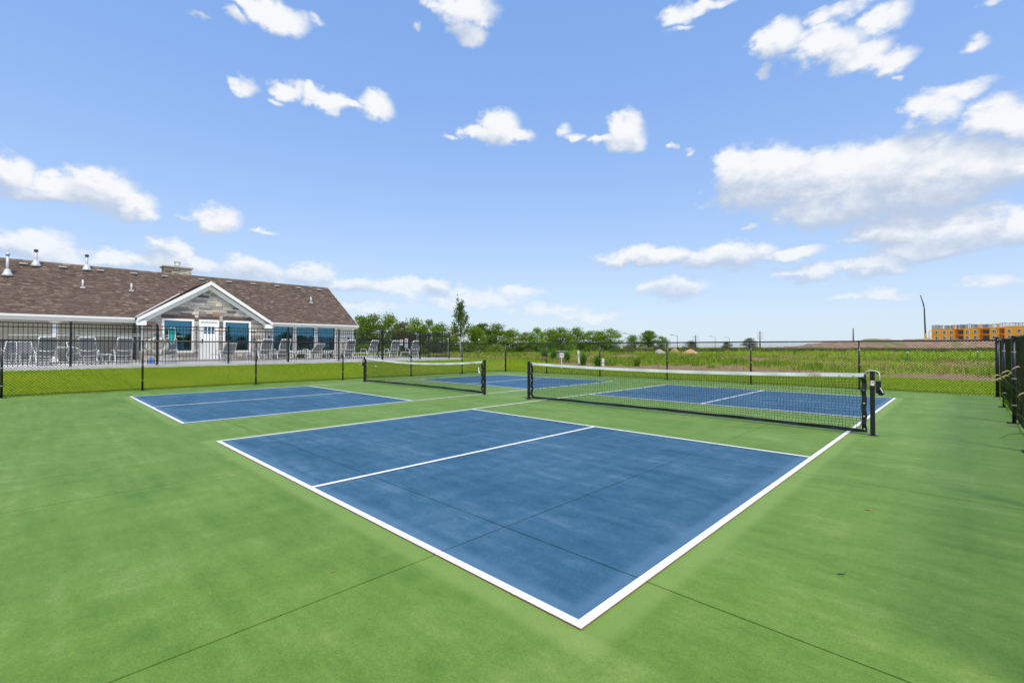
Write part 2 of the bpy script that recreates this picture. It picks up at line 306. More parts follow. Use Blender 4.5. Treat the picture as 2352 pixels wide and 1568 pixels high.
def ground_mat():
    m, nt, b = new_mat('ground'); geo = N(nt, 'ShaderNodeNewGeometry'); pos = geo.outputs['Position']
    sep = N(nt, 'ShaderNodeSeparateXYZ', ins={0: pos}); X, Y = sep.outputs[0], sep.outputs[1]
    nb = N(nt, 'ShaderNodeTexNoise', ins={0: pos, 'Scale': .35, 'Detail': 5., 'Roughness': .6}).outputs['Fac']
    nm = N(nt, 'ShaderNodeTexNoise', ins={0: pos, 'Scale': 2.2, 'Detail': 6., 'Roughness': .7}).outputs['Fac']
    nf = N(nt, 'ShaderNodeTexNoise', ins={0: pos, 'Scale': 22., 'Detail': 6., 'Roughness': .75}).outputs['Fac']
    lawn = MIX(nt, SS(nt, nm, .35, .68), (.17, .275, .003), (.25, .335, .006))
    lawn = MIX(nt, M(nt, 'MULTIPLY', SS(nt, nf, .4, .75), .5), lawn, (.13, .21, .004))
    lawn = MIX(nt, M(nt, 'MULTIPLY', SS(nt, nb, .5, .64), .55), lawn, (.29, .33, .012))
    fieldc = MIX(nt, SS(nt, nm, .35, .65), (.16, .29, .008), (.32, .38, .02))
    fieldc = MIX(nt, SS(nt, nf, .45, .8), fieldc, (.3, .25, .07))
    dirt = MIX(nt, SS(nt, nf, .3, .7), (.26, .15, .095), (.46, .3, .2))
    # bare soil: along the lawn's far edge and in drifts across the field
    wob = M(nt, 'MULTIPLY', M(nt, 'SUBTRACT', nb, .5), 5.)
    ye = M(nt, 'ADD', Y, wob)
    strip = M(nt, 'MULTIPLY', SS(nt, ye, 23.6, 24.4), M(nt, 'SUBTRACT', 1, SS(nt, ye, 28.2, 31.)))
    strip = M(nt, 'MULTIPLY', strip, SS(nt, X, -22., -16.))
    s2 = M(nt, 'MULTIPLY', M(nt, 'MULTIPLY', SS(nt, ye, 43., 45.), M(nt, 'SUBTRACT', 1, SS(nt, ye, 53., 56.))), M(nt, 'MULTIPLY', SS(nt, X, -34., -30.), M(nt, 'SUBTRACT', 1, SS(nt, X, -14., -10.))))
    strip = M(nt, 'MAXIMUM', strip, s2)
    nb2 = N(nt, 'ShaderNodeTexNoise', ins={0: VM(nt, 'MULTIPLY', pos, (.08, .03, .1)), 'Scale': 1., 'Detail': 4.}).outputs['Fac']
    patch = M(nt, 'MAXIMUM', M(nt, 'MULTIPLY', strip, SS(nt, nm, .3, .5)), M(nt, 'MULTIPLY', SS(nt, nb2, .5, .56), SS(nt, nm, .33, .55)))
    c = MIX(nt, patch, fieldc, dirt)
    lf = M(nt, 'SUBTRACT', 1, SS(nt, M(nt, 'ADD', Y, M(nt, 'MULTIPLY', M(nt, 'SUBTRACT', nm, .5), 1.4)), 23.3, 23.9))
    c = MIX(nt, lf, c, lawn)
    nt.links.new(c, b.inputs['Base Color']); b.inputs['Roughness'].default_value = .95; b.inputs['Specular IOR Level'].default_value = .1
    bp = N(nt, 'ShaderNodeBump', ins={'Height': M(nt, 'ADD', nf, nm), 'Strength': .9, 'Distance': .06}); nt.links.new(bp.outputs[0], b.inputs['Normal'])
ground_mat()
def berm_mat():
    m, nt, b = new_mat('berm_soil'); geo = N(nt, 'ShaderNodeNewGeometry'); pos = geo.outputs['Position']
    n = N(nt, 'ShaderNodeTexNoise', ins={0: pos, 'Scale': .5, 'Detail': 7., 'Roughness': .7}).outputs['Fac']
    n2 = N(nt, 'ShaderNodeTexNoise', ins={0: pos, 'Scale': .12, 'Detail': 4.}).outputs['Fac']
    c = MIX(nt, SS(nt, n, .35, .65), (.22, .14, .085), (.36, .24, .15))
    c = MIX(nt, SS(nt, n2, .55, .62), c, (.16, .17, .05))
    nt.links.new(c, b.inputs['Base Color']); b.inputs['Roughness'].default_value = 1
berm_mat()
# ------------------------------------------------------------------ mesh helpers
class MB:
    def __init__(s): s.v = []; s.f = []
    def quad(s, *p):
        i = len(s.v); s.v += [tuple(x) for x in p]; s.f.append(tuple(range(i, i + len(p)))); return s
    def box(s, x0, x1, y0, y1, z0, z1):
        i = len(s.v); s.v += [(x, y, z) for z in (z0, z1) for x, y in ((x0, y0), (x1, y0), (x1, y1), (x0, y1))]
        s.f += [tuple(i + k for k in f) for f in ((3, 2, 1, 0), (4, 5, 6, 7), (0, 1, 5, 4), (1, 2, 6, 5), (2, 3, 7, 6), (3, 0, 4, 7))]; return s
    def tube(s, pts, r, n=6, caps=True):
        pts = [Vector(p) for p in pts]; rs = r if isinstance(r, (list, tuple)) else [r] * len(pts)
        base = len(s.v); ref = None
        for k, p in enumerate(pts):
            d = (pts[min(k + 1, len(pts) - 1)] - pts[max(k - 1, 0)]).normalized()
            if ref is None: ref = d.orthogonal().normalized()
            a = (ref - d * ref.dot(d)); a = a.normalized() if a.length > 1e-6 else d.orthogonal().normalized()
            ref = a; b = d.cross(a)
            for j in range(n):
                t = 2 * pi * (j + .5) / n; s.v.append(tuple(p + (a * cos(t) + b * sin(t)) * rs[k]))
        for k in range(len(pts) - 1):
            for j in range(n):
                j2 = (j + 1) % n; o = base + k * n
                s.f.append((o + j, o + j2, o + n + j2, o + n + j))
        if caps:
            s.f.append(tuple(base + j for j in reversed(range(n)))); o = base + (len(pts) - 1) * n; s.f.append(tuple(o + j for j in range(n)))
        return s
    def prism(s, poly, vec):
        n = len(poly); i = len(s.v); vec = Vector(vec)
        s.v += [tuple(Vector(p)) for p in poly] + [tuple(Vector(p) + vec) for p in poly]
        s.f.append(tuple(i + k for k in reversed(range(n)))); s.f.append(tuple(i + n + k for k in range(n)))
        for k in range(n): s.f.append((i + k, i + (k + 1) % n, i + n + (k + 1) % n, i + n + k))
        return s
    def lathe(s, prof, n=16, c=(0, 0, 0), axis='z'):
        i = len(s.v)
        for r, h in prof:
            for j in range(n):
                t = 2 * pi * j / n; a, b = r * cos(t), r * sin(t)
                s.v.append((c[0] + a, c[1] + b, c[2] + h) if axis == 'z' else ((c[0] + h, c[1] + a, c[2] + b) if axis == 'x' else (c[0] + a, c[1] + h, c[2] + b)))
        for k in range(len(prof) - 1):
            for j in range(n): s.f.append((i + k * n + j, i + k * n + (j + 1) % n, i + (k + 1) * n + (j + 1) % n, i + (k + 1) * n + j))
        s.f.append(tuple(i + j for j in reversed(range(n)))); o = i + (len(prof) - 1) * n; s.f.append(tuple(o + j for j in range(n)))
        return s
    def mesh(s, name, m, smooth=False):
        me = bpy.data.meshes.new(name); me.from_pydata(s.v, [], s.f)
        if m: me.materials.append(MATS[m])
        if smooth: me.polygons.foreach_set('use_smooth', [True] * len(me.polygons))
        me.update(); return me
    def build(s, name, m, parent=None, smooth=False, kind=None):
        return ob(name, s.mesh(name, m, smooth), parent, kind=kind)
def ob(name, me, parent=None, loc=None, rot=None, scale=None, kind=None):
    o = bpy.data.objects.new(name, me); COL.objects.link(o)
    if parent: o.parent = parent
    if loc is not None: o.location = loc
    if rot is not None: o.rotation_euler = rot
    if scale is not None: o.scale = scale
    if kind: o['kind'] = kind
    return o
def tag(o, label, cat, group=None):
    o['label'] = label; o['category'] = cat
    if group: o['group'] = group
    return o
def thing(name, label, cat, loc=(0, 0, 0), rz=0, group=None):
    o = ob(name, None, None, loc, (0, 0, rz)); o.empty_display_size = .2
    return tag(o, label, cat, group)
def copy_tree(o, parent=None):
    c = o.copy(); COL.objects.link(c)
    if parent: c.parent = parent
    for ch in list(o.children): copy_tree(ch, c)
    return c
def bevel(o, w=.01, seg=2):
    b = o.modifiers.new('bevel', 'BEVEL'); b.width = w; b.segments = seg; b.limit_method = 'ANGLE'; return o
def np_mesh(name, verts, faces, m):
    me = bpy.data.meshes.new(name); verts = np.asarray(verts, np.float32); faces = np.asarray(faces, np.int32)
    nv, nf, k = len(verts), len(faces), faces.shape[1]
    me.vertices.add(nv); me.vertices.foreach_set('co', verts.ravel())
    me.loops.add(nf * k); me.loops.foreach_set('vertex_index', faces.ravel())
    me.polygons.add(nf); me.polygons.foreach_set('loop_start', np.arange(0, nf * k, k, dtype=np.int32)); me.polygons.foreach_set('loop_total', np.full(nf, k, np.int32))
    me.materials.append(MATS[m]); me.update(calc_edges=True); me.validate(); return me
# ------------------------------------------------------------------ terrain
FL, FF, FR = -16.22, 15.72, 1.845            # fence lines: left, far, right
SX0, SX1, SY0, SY1 = -16.40, 2.02, -7.0, 15.9  # slab
DX, DZ = -21.55, .58                          # pool deck edge and height
def sst(x, a, b):
    t = np.clip((x - a) / (b - a), 0, 1); return t * t * (3 - 2 * t)
def terrain_z(x, y):
    x = np.asarray(x, float); y = np.asarray(y, float)
    rise = .5 * sst(-x, 16.7, 21.4) * (1 - sst(y, 18., 34.)) * (1 - sst(-x, 40., 60.))
    fld = sst(y, 24., 32.)
    bump = fld * (.10 * np.sin(x * .31 + 1.3 * np.sin(y * .17)) + .08 * np.sin(y * .43 + x * .12) + .05 * np.sin(x * 1.3 + y * .9)) * (1 - sst(np.hypot(x, y), 150, 400))
    z = -.012 + rise + bump - .35 * fld * sst(np.hypot(x, y), 30, 90) * 0
    inside = (x > SX0 + .005) & (x < SX1 - .005) & (y > SY0 + .005) & (y < SY1 - .005)
    return np.where(inside, -.25, z)
def axis(fine0, fine1, step, far, extra):
    a = list(np.arange(fine0, fine1, step)); d = step
    hi = fine1
    while hi < far: a.append(hi); d *= 1.25; hi += d
    lo = fine0; d = step
    while lo > -far: d *= 1.25; lo -= d; a.append(lo)
    a += extra; return np.unique(np.round(np.array(a), 4))
gx = axis(-60, 24, .7, 2500, [SX0, SX0 + .02, SX1 - .02, SX1]); gy = axis(-14, 90, .7, 2500, [SY0, SY0 + .02, SY1 - .02, SY1])
GX, GY = np.meshgrid(gx, gy); GZ = terrain_z(GX, GY)
idx = np.arange(GX.size).reshape(GX.shape)
faces = np.stack([idx[:-1, :-1], idx[:-1, 1:], idx[1:, 1:], idx[1:, :-1]], -1).reshape(-1, 4)
g = ob('ground', np_mesh('ground', np.stack([GX, GY, GZ], -1).reshape(-1, 3), faces, 'ground'), kind='structure')
# ------------------------------------------------------------------ courts: slab panels with saw-cut joints, paint on top
JX = [SX0, -13.1, -10.08, -7.06, -4.12, -1.11, SX1]; JY = [SY0, -5.6, -2.5, .615, 3.75, 6.86, 9.97, 13.08, SY1]; GAP = .005
court = MB().box(SX0 + .01, SX1 - .01, SY0 + .01, SY1 - .01, -.24, -.1).build('court_slab', 'sub_base', kind='structure')
for i in range(len(JX) - 1):
    for j in range(len(JY) - 1):
        MB().box(JX[i] + GAP * (i > 0), JX[i + 1] - GAP * (i < len(JX) - 2), JY[j] + GAP * (j > 0), JY[j + 1] - GAP * (j < len(JY) - 2), -.1, 0).build('slab_panel', 'court_green', court)
def paint(name, x0, x1, y0, y1, z, m, parent, gap=GAP, cut=True):
    b = MB()
    xs = [x0] + [x for x in JX[1:-1] if x0 < x < x1] + [x1] if cut else [x0, x1]; ys = [y0] + [y for y in JY[1:-1] if y0 < y < y1] + [y1] if cut else [y0, y1]
    for i in range(len(xs) - 1):
        for j in range(len(ys) - 1):
            a, c = xs[i] + gap * (i > 0), xs[i + 1] - gap * (i < len(xs) - 2); e, f = ys[j] + gap * (j > 0), ys[j + 1] - gap * (j < len(ys) - 2)
            b.quad((a, e, z), (c, e, z), (c, f, z), (a, f, z))
    return b.build(name, m, parent)
LW = .0508; CLEN = 13.4112; CW = 6.096; K1, K2 = 4.572, 13.4112 - 4.572
for cx in (0, CX2):
    x0, x1 = cx - CW, cx; xm = cx - CW / 2
    paint('blue_surface', x0 + LW / 2, x1 - LW / 2, LW / 2, K1 + LW / 2, .004, 'court_blue', court, gap=.003)
    paint('blue_surface', x0 + LW / 2, x1 - LW / 2, K2 - LW / 2, CLEN - LW / 2, .004, 'court_blue', court, gap=.003)
    rects = [(x0, x1, 0, LW), (x0, x1, CLEN - LW, CLEN), (x0, x0 + LW, LW, CLEN - LW), (x1 - LW, x1, LW, CLEN - LW),
             (x0 + LW, x1 - LW, K1, K1 + LW), (x0 + LW, x1 - LW, K2 - LW, K2), (xm - LW / 2, xm + LW / 2, LW, K1), (xm - LW / 2, xm + LW / 2, K2, CLEN - LW)]
    e = .003
    b = MB()
    for a in rects: b.quad((a[0] - e, a[2] - e, .0065), (a[1] + e, a[2] - e, .0065), (a[1] + e, a[3] + e, .0065), (a[0] - e, a[3] + e, .0065))
    # rims overlap each other only at the same height along line ends, so each rim is drawn at its own level
    for k in range(len(rects)):
        for q in range(4): x, y, z = b.v[k * 4 + q]; b.v[k * 4 + q] = (x, y, .0048 + .0003 * k)
    b.build('line_rim', 'line_edge', court)
    for a in rects: paint('white_line', *a, .0085, 'line_white', court, gap=.0015)
# ------------------------------------------------------------------ pool deck
b = MB(); ys = [-14, -10.9, -7.8, -4.7, -1.6, 1.5, 4.6, 7.7, 10.8, 13.9, 17.3]; xs = [DX, -24.4, -27.2, -29.6, -32.2, -40]
deck = MB().box(-40, DX - .02, -14, 17.28, -.2, DZ - .12).build('pool_deck', 'concrete', kind='structure')
for i in range(len(xs) - 1):
    for j in range(len(ys) - 1):
        MB().box(xs[i + 1] + .004, xs[i] - .004, ys[j] + .004, ys[j + 1] - .004, DZ - .12, DZ).build('deck_panel', 'concrete', deck)
# ------------------------------------------------------------------ chain-link fences
FH = 1.49
post_m = MB().tube([(0, 0, 0), (0, 0, FH - .03)], .027, 10).mesh('post', 'black_metal', True)
term_m = MB().tube([(0, 0, 0), (0, 0, FH + .03)], .04, 10).mesh('post', 'black_metal', True)
plate_m = MB().box(-.09, .09, -.09, .09, .0, .012).mesh('base_plate', 'black_metal')
cap_m = MB().lathe([(.031, 0), (.031, .012), (.02, .024), (.008, .028)], 10).mesh('post_cap', 'black_metal', True)
dcap_m = MB().lathe([(.044, 0), (.044, .015), (.03, .03), (.01, .036)], 10).mesh('post_cap', 'black_metal', True)
band_m = MB().lathe([(.031, 0), (.031, .012)], 10).mesh('tie_band', 'galvanised', True)
def chain_fence(label, along, fixed, a0, a1, posts, term, side, r=.0042):
    # along: 'y' (fixed X) or 'x' (fixed Y)
    P = (lambda t, z, off=0: (fixed + off, t, z)) if along == 'y' else (lambda t, z, off=0: (t, fixed + off, z))
    f = thing('chain_link_fence', label, 'fence', P((a0 + a1) / 2, 0), 0, 'black chain-link fences round the courts')
    o = Vector(f.location)
    L_ = lambda t, z, off=0: tuple(Vector(P(t, z, off)) - o)
    for t in posts:
        T = t in term
        p = ob('post', term_m if T else post_m, f, L_(t, 0)); ob('base_plate', plate_m, p)
        ob('post_cap', dcap_m if T else cap_m, p, (0, 0, FH + (.03 if T else -.03)))
        for z in (.3, .75, 1.2): ob('tie_band', band_m, p, (0, 0, z))
    MB().tube([L_(a0, FH - .025, side * .04), L_(a1, FH - .025, side * .04)], .021, 10).build('top_rail', 'black_metal', f, True)
    MB().tube([L_(a0, .05, side * .05), L_(a1, .05, side * .05)], .006, 6).build('bottom_rail', 'black_metal', f)
    w = .0718; z0, z1 = .03, FH - .01; h = z1 - z0; b = MB()
    n0 = int(math.floor((a0 - h) / w)); n1 = int(math.ceil(a1 / w))
    for k in range(n0, n1 + 1):
        t0 = k * w
        for sgn in (1, -1):
            A_, B_ = (t0, z0), (t0 + h, z1)
            if sgn < 0: A_, B_ = (t0 + h, z0), (t0, z1)
            # clip to [a0, a1]
            (ta, za), (tb, zb) = A_, B_
            u0, u1 = 0, 1
            dt = tb - ta
            for lim, s_ in ((a0, 1), (a1, -1)):
                va, vb = s_ * (ta - lim), s_ * (tb - lim)
                if va < 0 and vb < 0: u0 = 2
                elif va < 0: u0 = max(u0, va / (va - vb))
                elif vb < 0: u1 = min(u1, va / (va - vb))
            if u0 >= u1: continue
            p = (ta + dt * u0, za + (zb - za) * u0); q_ = (ta + dt * u1, za + (zb - za) * u1)
            off = side * (.05 + sgn * .0042)
            b.tube([L_(p[0], p[1], off), L_(q_[0], q_[1], off)], r, 3, False)
    b.build('chain_mesh', 'black_vinyl_wire', f, kind='stuff')
    return f
pl = [-5.35, -2.3, .52, 3.6, 6.72, 9.85, 12.75, FF]; pf = [-13.38, -10.33, -7.2, -4.12, -1.06, FR]; pr = [12.8, 9.85, 6.8, 3.75, .7]
chain_fence('low black chain-link fence between the courts and the lawn by the clubhouse', 'y', FL, -5.4, FF, pl, [FF], -1)
chain_fence('low black chain-link fence at the far end of the courts before the weedy field', 'x', FF, FL, FR, pf, [FR], 1)
chain_fence('low black chain-link fence along the right edge of the courts with weeds behind', 'y', FR, .6, FF, pr, [], 1, .0026)
# ------------------------------------------------------------------ nets
def text_mesh(txt, size, m, name):
    c = bpy.data.curves.new(name, 'FONT'); c.body = txt; c.size = size; c.extrude = .0006; c.align_x = 'CENTER'
    o = bpy.data.objects.new(name, c); COL.objects.link(o); bpy.context.view_layer.update()
    me = bpy.data.meshes.new_from_object(o.evaluated_get(bpy.context.evaluated_depsgraph_get())); bpy.data.objects.remove(o)
    me.name = name; me.materials.clear(); me.materials.append(MATS[m]); return me
txt1 = text_mesh('Pickleball', .036, 'red_ink', 'lettering'); txt2 = text_mesh('Central', .036, 'dark_ink', 'lettering')
def net(label, cx, ny, sag, seed):
    rn = random.Random(seed)
    xl, xr = cx - CW - .42, cx + .28
    if seed == 2: xl, xr = cx - CW - .45, cx + .06
    f = thing('court_net', label, 'net', ((xl + xr) / 2, ny, 0), 0, 'court nets'); ox = (xl + xr) / 2
    PHt = .925
    for x in (xl - ox, xr - ox):
        p = bevel(MB().box(x - .028, x + .028, -.028, .028, 0, PHt).build('post', 'black_metal', f), .006)
        MB().box(x - .031, x + .031, -.031, .031, PHt, PHt + .012).build('post_cap', 'black_metal', p)
        MB().lathe([(.075, 0), (.075, .006)], 16, (x, 0, 0)).build('ground_sleeve', 'black_metal', p)
    a, c = xl - ox + .1, xr - ox - .1
    top = lambda x: .905 - sag * (1 - ((2 * x - a - c) / (c - a)) ** 2)
    bow = lambda x, z: .012 * sin(3.1 * x + 1.7) * (1 - z / .9) + .006 * sin(9 * x + seed)
    bot = lambda x: .045 + .014 * sin(pi * (x - a) / (c - a)) - .012
    # mesh
    cell = .0445; n = int((c - a) / cell); b = MB(); rows = 18
    def pt(i, k):
        x = a + (c - a) * i / n; z0, z1 = bot(x) + .03, top(x) - .05; u = k / rows
        jx = .006 * sin(i * 1.9 + k * 1.3 + seed) + .006 * sin(k * 2.1 + i * .37)
        z = z0 + (z1 - z0) * u + .004 * sin(i * 2.7 + k)
        return (x + (jx if 0 < i < n else 0), bow(x, z), z)
    for i in range(n + 1): b.tube([pt(i, k) for k in range(0, rows + 1, 1)], .0025, 3, False)
    for k in range(1, rows): b.tube([pt(i, k) for i in range(n + 1)], .0025, 3, False)
    b.build('net_mesh', 'net_cord', f, kind='stuff')
    def strip(zf0, zf1, th, m, name, N_=60, wr=0):
        b = MB(); pts = []
        for i in range(N_ + 1):
            x = a + (c - a) * i / N_; z0, z1 = zf0(x), zf1(x); y = bow(x, z0)
            w1 = wr * sin(7 * x + 2 * sin(3 * x)); w2 = wr * sin(11 * x + 1)
            b.v += [(x, y - th + w1, z0), (x, y + th + w1, z0), (x, y + th + w2, z1), (x, y - th + w2, z1)]
        for i in range(N_):
            o = 4 * i
            for j in range(4): b.f.append((o + j, o + (j + 1) % 4, o + 4 + (j + 1) % 4, o + 4 + j))
        b.f += [(3, 2, 1, 0), (4 * N_, 4 * N_ + 1, 4 * N_ + 2, 4 * N_ + 3)]
        return b.build(name, m, f)
    tape = strip(lambda x: top(x) - .055, top, .009, 'net_tape', 'top_tape', 80, .003)
    strip(bot, lambda x: bot(x) + .05 + .004 * sin(5 * x), .013, 'black_vinyl', 'bottom_band', 90, .006)
    for x, s_ in ((a, 1), (c, -1)):     # crumpled vinyl end bands
        b = MB(); rows_ = 14
        for k in range(rows_ + 1):
            z = bot(x) + .0 + (top(x) - .02 - bot(x)) * k / rows_; wob = .014 * sin(k * 1.7 + seed); 
            for dx, dy in ((-.03, -.011), (.03, -.013 + wob * .8), (.03, .013 + wob * .8), (-.03, .011)): b.v.append((x + dx + wob * .35, dy + .012 * sin(k * 2.3), z))
        for k in range(rows_):
            o = 4 * k
            for j in range(4): b.f.append((o + j, o + (j + 1) % 4, o + 4 + (j + 1) % 4, o + 4 + j))
        b.f += [(3, 2, 1, 0), (4 * rows_, 4 * rows_ + 1, 4 * rows_ + 2, 4 * rows_ + 3)]
        sb = b.build('end_band', 'black_vinyl', f)
        for k in range(5):
            z = .08 + .19 * k; MB().lathe([(.012, 0), (.012, .004)], 10, (x, -.02, z), 'y').build('grommet', 'cap_stone', sb, True)
    # winder on the outer face of the right post, cord over the post top
    x = xr - ox if seed == 1 else xl - ox; d = 1 if seed == 1 else -1
    wd = bevel(MB().box(min(x + d * .04, x + d * .1), max(x + d * .04, x + d * .1), -.028, .028, .62, .80).build('winder', 'black_metal', f), .008)
    MB().lathe([(.034, -.028), (.04, -.02), (.04, .02), (.034, .028)], 16, (x + d * .1, 0, .63), 'y').build('winder_reel', 'black_metal', wd, True)
    MB().tube([(x + d * .1, -.03, .70), (x + d * .1, -.09, .70), (x + d * .13, -.1, .64), (x + d * .14, -.13, .64)], .007, 8).build('crank_handle', 'galvanised', wd, True)
    MB().tube([(x - d * .1, 0, .9), (x - d * .05, 0, .945), (x + d * .03, 0, .945), (x + d * .075, 0, .93), (x + d * .085, 0, .88), (x + d * .085, 0, .79)], .0055, 8).build('tension_cord', 'white_plastic', f, True)
    MB().box(x - .018, x + .026, -.0305, -.0285, .73, .80).build('sticker', 'white_plastic', f)
    MB().box(x - .006, x + .02, -.0325, -.0312, .768, .785).build('sticker_print', 'red_ink', f)
    tx = c - .62 if seed == 1 else c - .42
    tz = top(tx); ty = bow(tx, tz) - .0155
    slope = (top(tx + .1) - top(tx - .1)) / .2
    ob('lettering', txt1, tape, (tx, ty, tz - .027), (pi / 2, -math.atan(slope) , 0), (1, .75, 1)); ob('lettering', txt2, tape, (tx + .03, ty, tz - .051), (pi / 2, -math.atan(slope), 0), (1, .75, 1))
    MB().lathe([(.009, 0), (.009, .001)], 12, (tx - .075, ty - .0005, tz - .041), 'y').build('logo_mark', 'red_ink', tape)
    for gx_ in (c - .12, c - .3): MB().lathe([(.011, 0), (.011, .003)], 10, (gx_, bow(gx_, .86) - .0155, top(gx_) - .035), 'y').build('grommet', 'cap_stone', tape, True)
    if seed == 2:   # loose tie ends by the near post
        MB().box(c - .13, c - .1, -.03, -.024, .60, .74).build('tie_strap', 'white_plastic', f)
        MB().box(c - .1, c - .06, -.032, -.026, .56, .64).build('tie_strap', 'white_plastic', f)
    return f
net('long black pickleball net with white tape and winder post at right, nearest court', 0, 6.84, .055, 1)
net('sagging black pickleball net with white tape on the second court by the clubhouse', CX2, 6.84, .115, 2)
# ------------------------------------------------------------------ clubhouse
CO = Vector((-33.5, 3.5, DZ))
club = thing('clubhouse', 'long single-storey clubhouse with brown shingle roof and stone gable', 'building', CO)
def part(mb, name, m, parent=club, smooth=False, kind=None):
    o = mb.build(name, m, parent, smooth, kind)
    if parent is club: o.location = -CO
    return o
GX0 = -29.0; GC = 5.1; GP = 4.95; GS = .676
RE, RZ0, RR, RZ1 = -29.25, 2.80, -34.0, 5.82       # eave x/z, ridge x/z
rslope = (RZ1 - RZ0) / (RE - RR)
roofz = lambda x: RZ0 + rslope * (RE - x)
W1, DR, W2 = (2.96, 4.40, .98, 2.80), (4.62, 5.58, DZ, 2.80), (5.79, 7.22, .98, 2.80)
# --- stone gable wall
st = MB()
for y0, y1 in ((2.2, W1[0]), (W1[1], DR[0]), (DR[1], W2[0]), (W2[1], 8.0)): st.box(GX0 - .16, GX0, y0, y1, DZ, 2.8)
for w in (W1, W2): st.box(GX0 - .16, GX0, w[0], w[1], DZ, w[2])
st.prism([(GX0, 2.2, 2.8), (GX0, 8.0, 2.8), (GX0, 8.0, 2.84), (GX0, GC, GP - .2), (GX0, 2.2, 2.84)], (-.16, 0, 0))
stone_wall = part(st, 'stone_wall', 'mortar')
def stone_unit(seed):
    r = random.Random(seed); b = MB(); e = .5
    b.v = [(0, -e, -e), (0, e, -e), (0, e, e), (0, -e, e)]
    c = [(r.uniform(.75, 1.), (-1 if k in (0, 3) else 1) * (e - r.uniform(.015, .05)), (-1 if k < 2 else 1) * (e - r.uniform(.06, .14))) for k in range(4)]
    b.v += c; b.v.append((r.uniform(.95, 1.15), r.uniform(-.2, .2), r.uniform(-.15, .15)))
    b.f = [(0, 1, 5, 4), (1, 2, 6, 5), (2, 3, 7, 6), (3, 0, 4, 7), (4, 5, 8), (5, 6, 8), (6, 7, 8), (7, 4, 8)]
    return b.mesh('stone', 'stone')
stones = [stone_unit(i) for i in range(6)]
rs = random.Random(11)
def lay_stone(parent, x, y0, y1, z0, z1, rz=0):
    g_ = .008
    ob('stone', rs.choice(stones), parent, (x, (y0 + y1) / 2, (z0 + z1) / 2), (0, 0, rz), (rs.uniform(.02, .05), y1 - y0 - g_, z1 - z0 - g_))
obst = [(w[0], w[1], w[2], w[3]) for w in (W1, W2)] + [(DR[0], DR[1], DZ, DR[3])] + [(w[0] - .02, w[1] + .02, 2.8, 3.0) for w in (W1, DR, W2)]
z = DZ
while z < 4.62:
    h = rs.choice((.1, .12, .14, .16, .19)); z1 = z + h
    lo, hi = 2.2, 8.0
    if z1 > 2.75: hw = (GP - .12 - z1) / GS; lo, hi = max(lo, GC - hw), min(hi, GC + hw)
    if hi - lo < .12: break
    iv = [(lo, hi)]
    for a, b_, c0, c1_ in obst:
        if c0 < z1 - .02 and c1_ > z + .02:
            nv = []
            for p, q_ in iv:
                if b_ <= p or a >= q_: nv.append((p, q_)); continue
                if a > p: nv.append((p, a))
                if b_ < q_: nv.append((b_, q_))
            iv = nv
    for p, q_ in iv:
        y = p
        while q_ - y > .03:
            L_ = rs.uniform(.26, .78)
            if q_ - y - L_ < .2: L_ = q_ - y
            if L_ > .8: L_ /= 2
            if h > .15 and rs.random() < .35:
                lay_stone(stone_wall, GX0, y, y + L_, z, z + h * .45); lay_stone(stone_wall, GX0, y, y + L_, z + h * .45, z1)
            else: lay_stone(stone_wall, GX0, y, y + L_, z, z1)
            y += L_
    z = z1
brick_m = MB().box(0, .035, -.031, .031, 0, .185).mesh('brick', 'brick_brown')
for w in (W1, DR, W2):
    n = int((w[1] - w[0] + .04) / .074)
    for k in range(n): ob('brick', brick_m, stone_wall, (GX0, w[0] - .02 + (w[1] - w[0] + .04) * (k + .5) / n, 2.81))
# --- side return of the gable with dark door and tall window
sd_ = MB().box(-29.42, GX0 - .16, 2.2, 2.34, DZ, 2.66).box(-31.48, -30.63, 2.2, 2.34, DZ, 2.66).box(-33.0, -32.84, 2.2, 2.34, DZ, 2.66).box(-30.63, -29.42, 2.2, 2.34, DZ, 1.0)
side_wall = part(sd_, 'side_wall', 'cream_siding')
z = DZ
while z < .98:
    h = .105; x = -30.63
    while x < -29.42 - .05:
        L_ = min(rs.uniform(.25, .45), -29.42 - x); ob('stone', rs.choice(stones), side_wall, (x + L_ / 2, 2.2, z + h / 2), (0, 0, -pi / 2), (.03, L_ - .008, h - .008)); x += L_
    z += h
pd = part(MB().box(-32.84, -31.48, 2.24, 2.3, DZ, 2.62), 'side_door', 'door_dark'); MB().box(-31.7, -31.6, 2.16, 2.2, 1.5, 1.62).build('handle', 'galvanised', pd)
# --- windows
def window(y0, y1, z0, z1, X, trim=.11, depth=.07, bars=()):
    c = MB().box(X, X + depth, y0, y1, z1 - trim, z1).box(X, X + depth, y0, y1, z0, z0 + trim).box(X, X + depth, y0, y0 + trim, z0 + trim, z1 - trim).box(X, X + depth, y1 - trim, y1, z0 + trim, z1 - trim)
    w = part(c, 'window', 'white_trim')
    a, b_, p, q_ = y0 + trim, y1 - trim, z0 + trim, z1 - trim; t = .035
    MB().box(X - .06, X + .02, a, b_, q_ - t, q_).box(X - .06, X + .02, a, b_, p, p + t).box(X - .06, X + .02, a, a + t, p + t, q_ - t).box(X - .06, X + .02, b_ - t, b_, p + t, q_ - t).build('frame', 'window_frame', w)
    MB().box(X - .03, X - .022, a + t, b_ - t, p + t, q_ - t).build('pane', 'tinted_glass', w)
    cu = MB()
    for u in bars: cu.box(X - .4, X - .38, a + (b_ - a) * u, a + (b_ - a) * u + .035, DZ + .1, q_ + .1)
    if bars: cu.build('blind_slat', 'curtain', w)
    return w
window(*W1, GX0 - .03, bars=(.5, .2, .8, .68)); window(*W2, GX0 - .03, bars=(.1, .33, .66, .9))
window(-0, 0, 0, 0, 0) if False else None
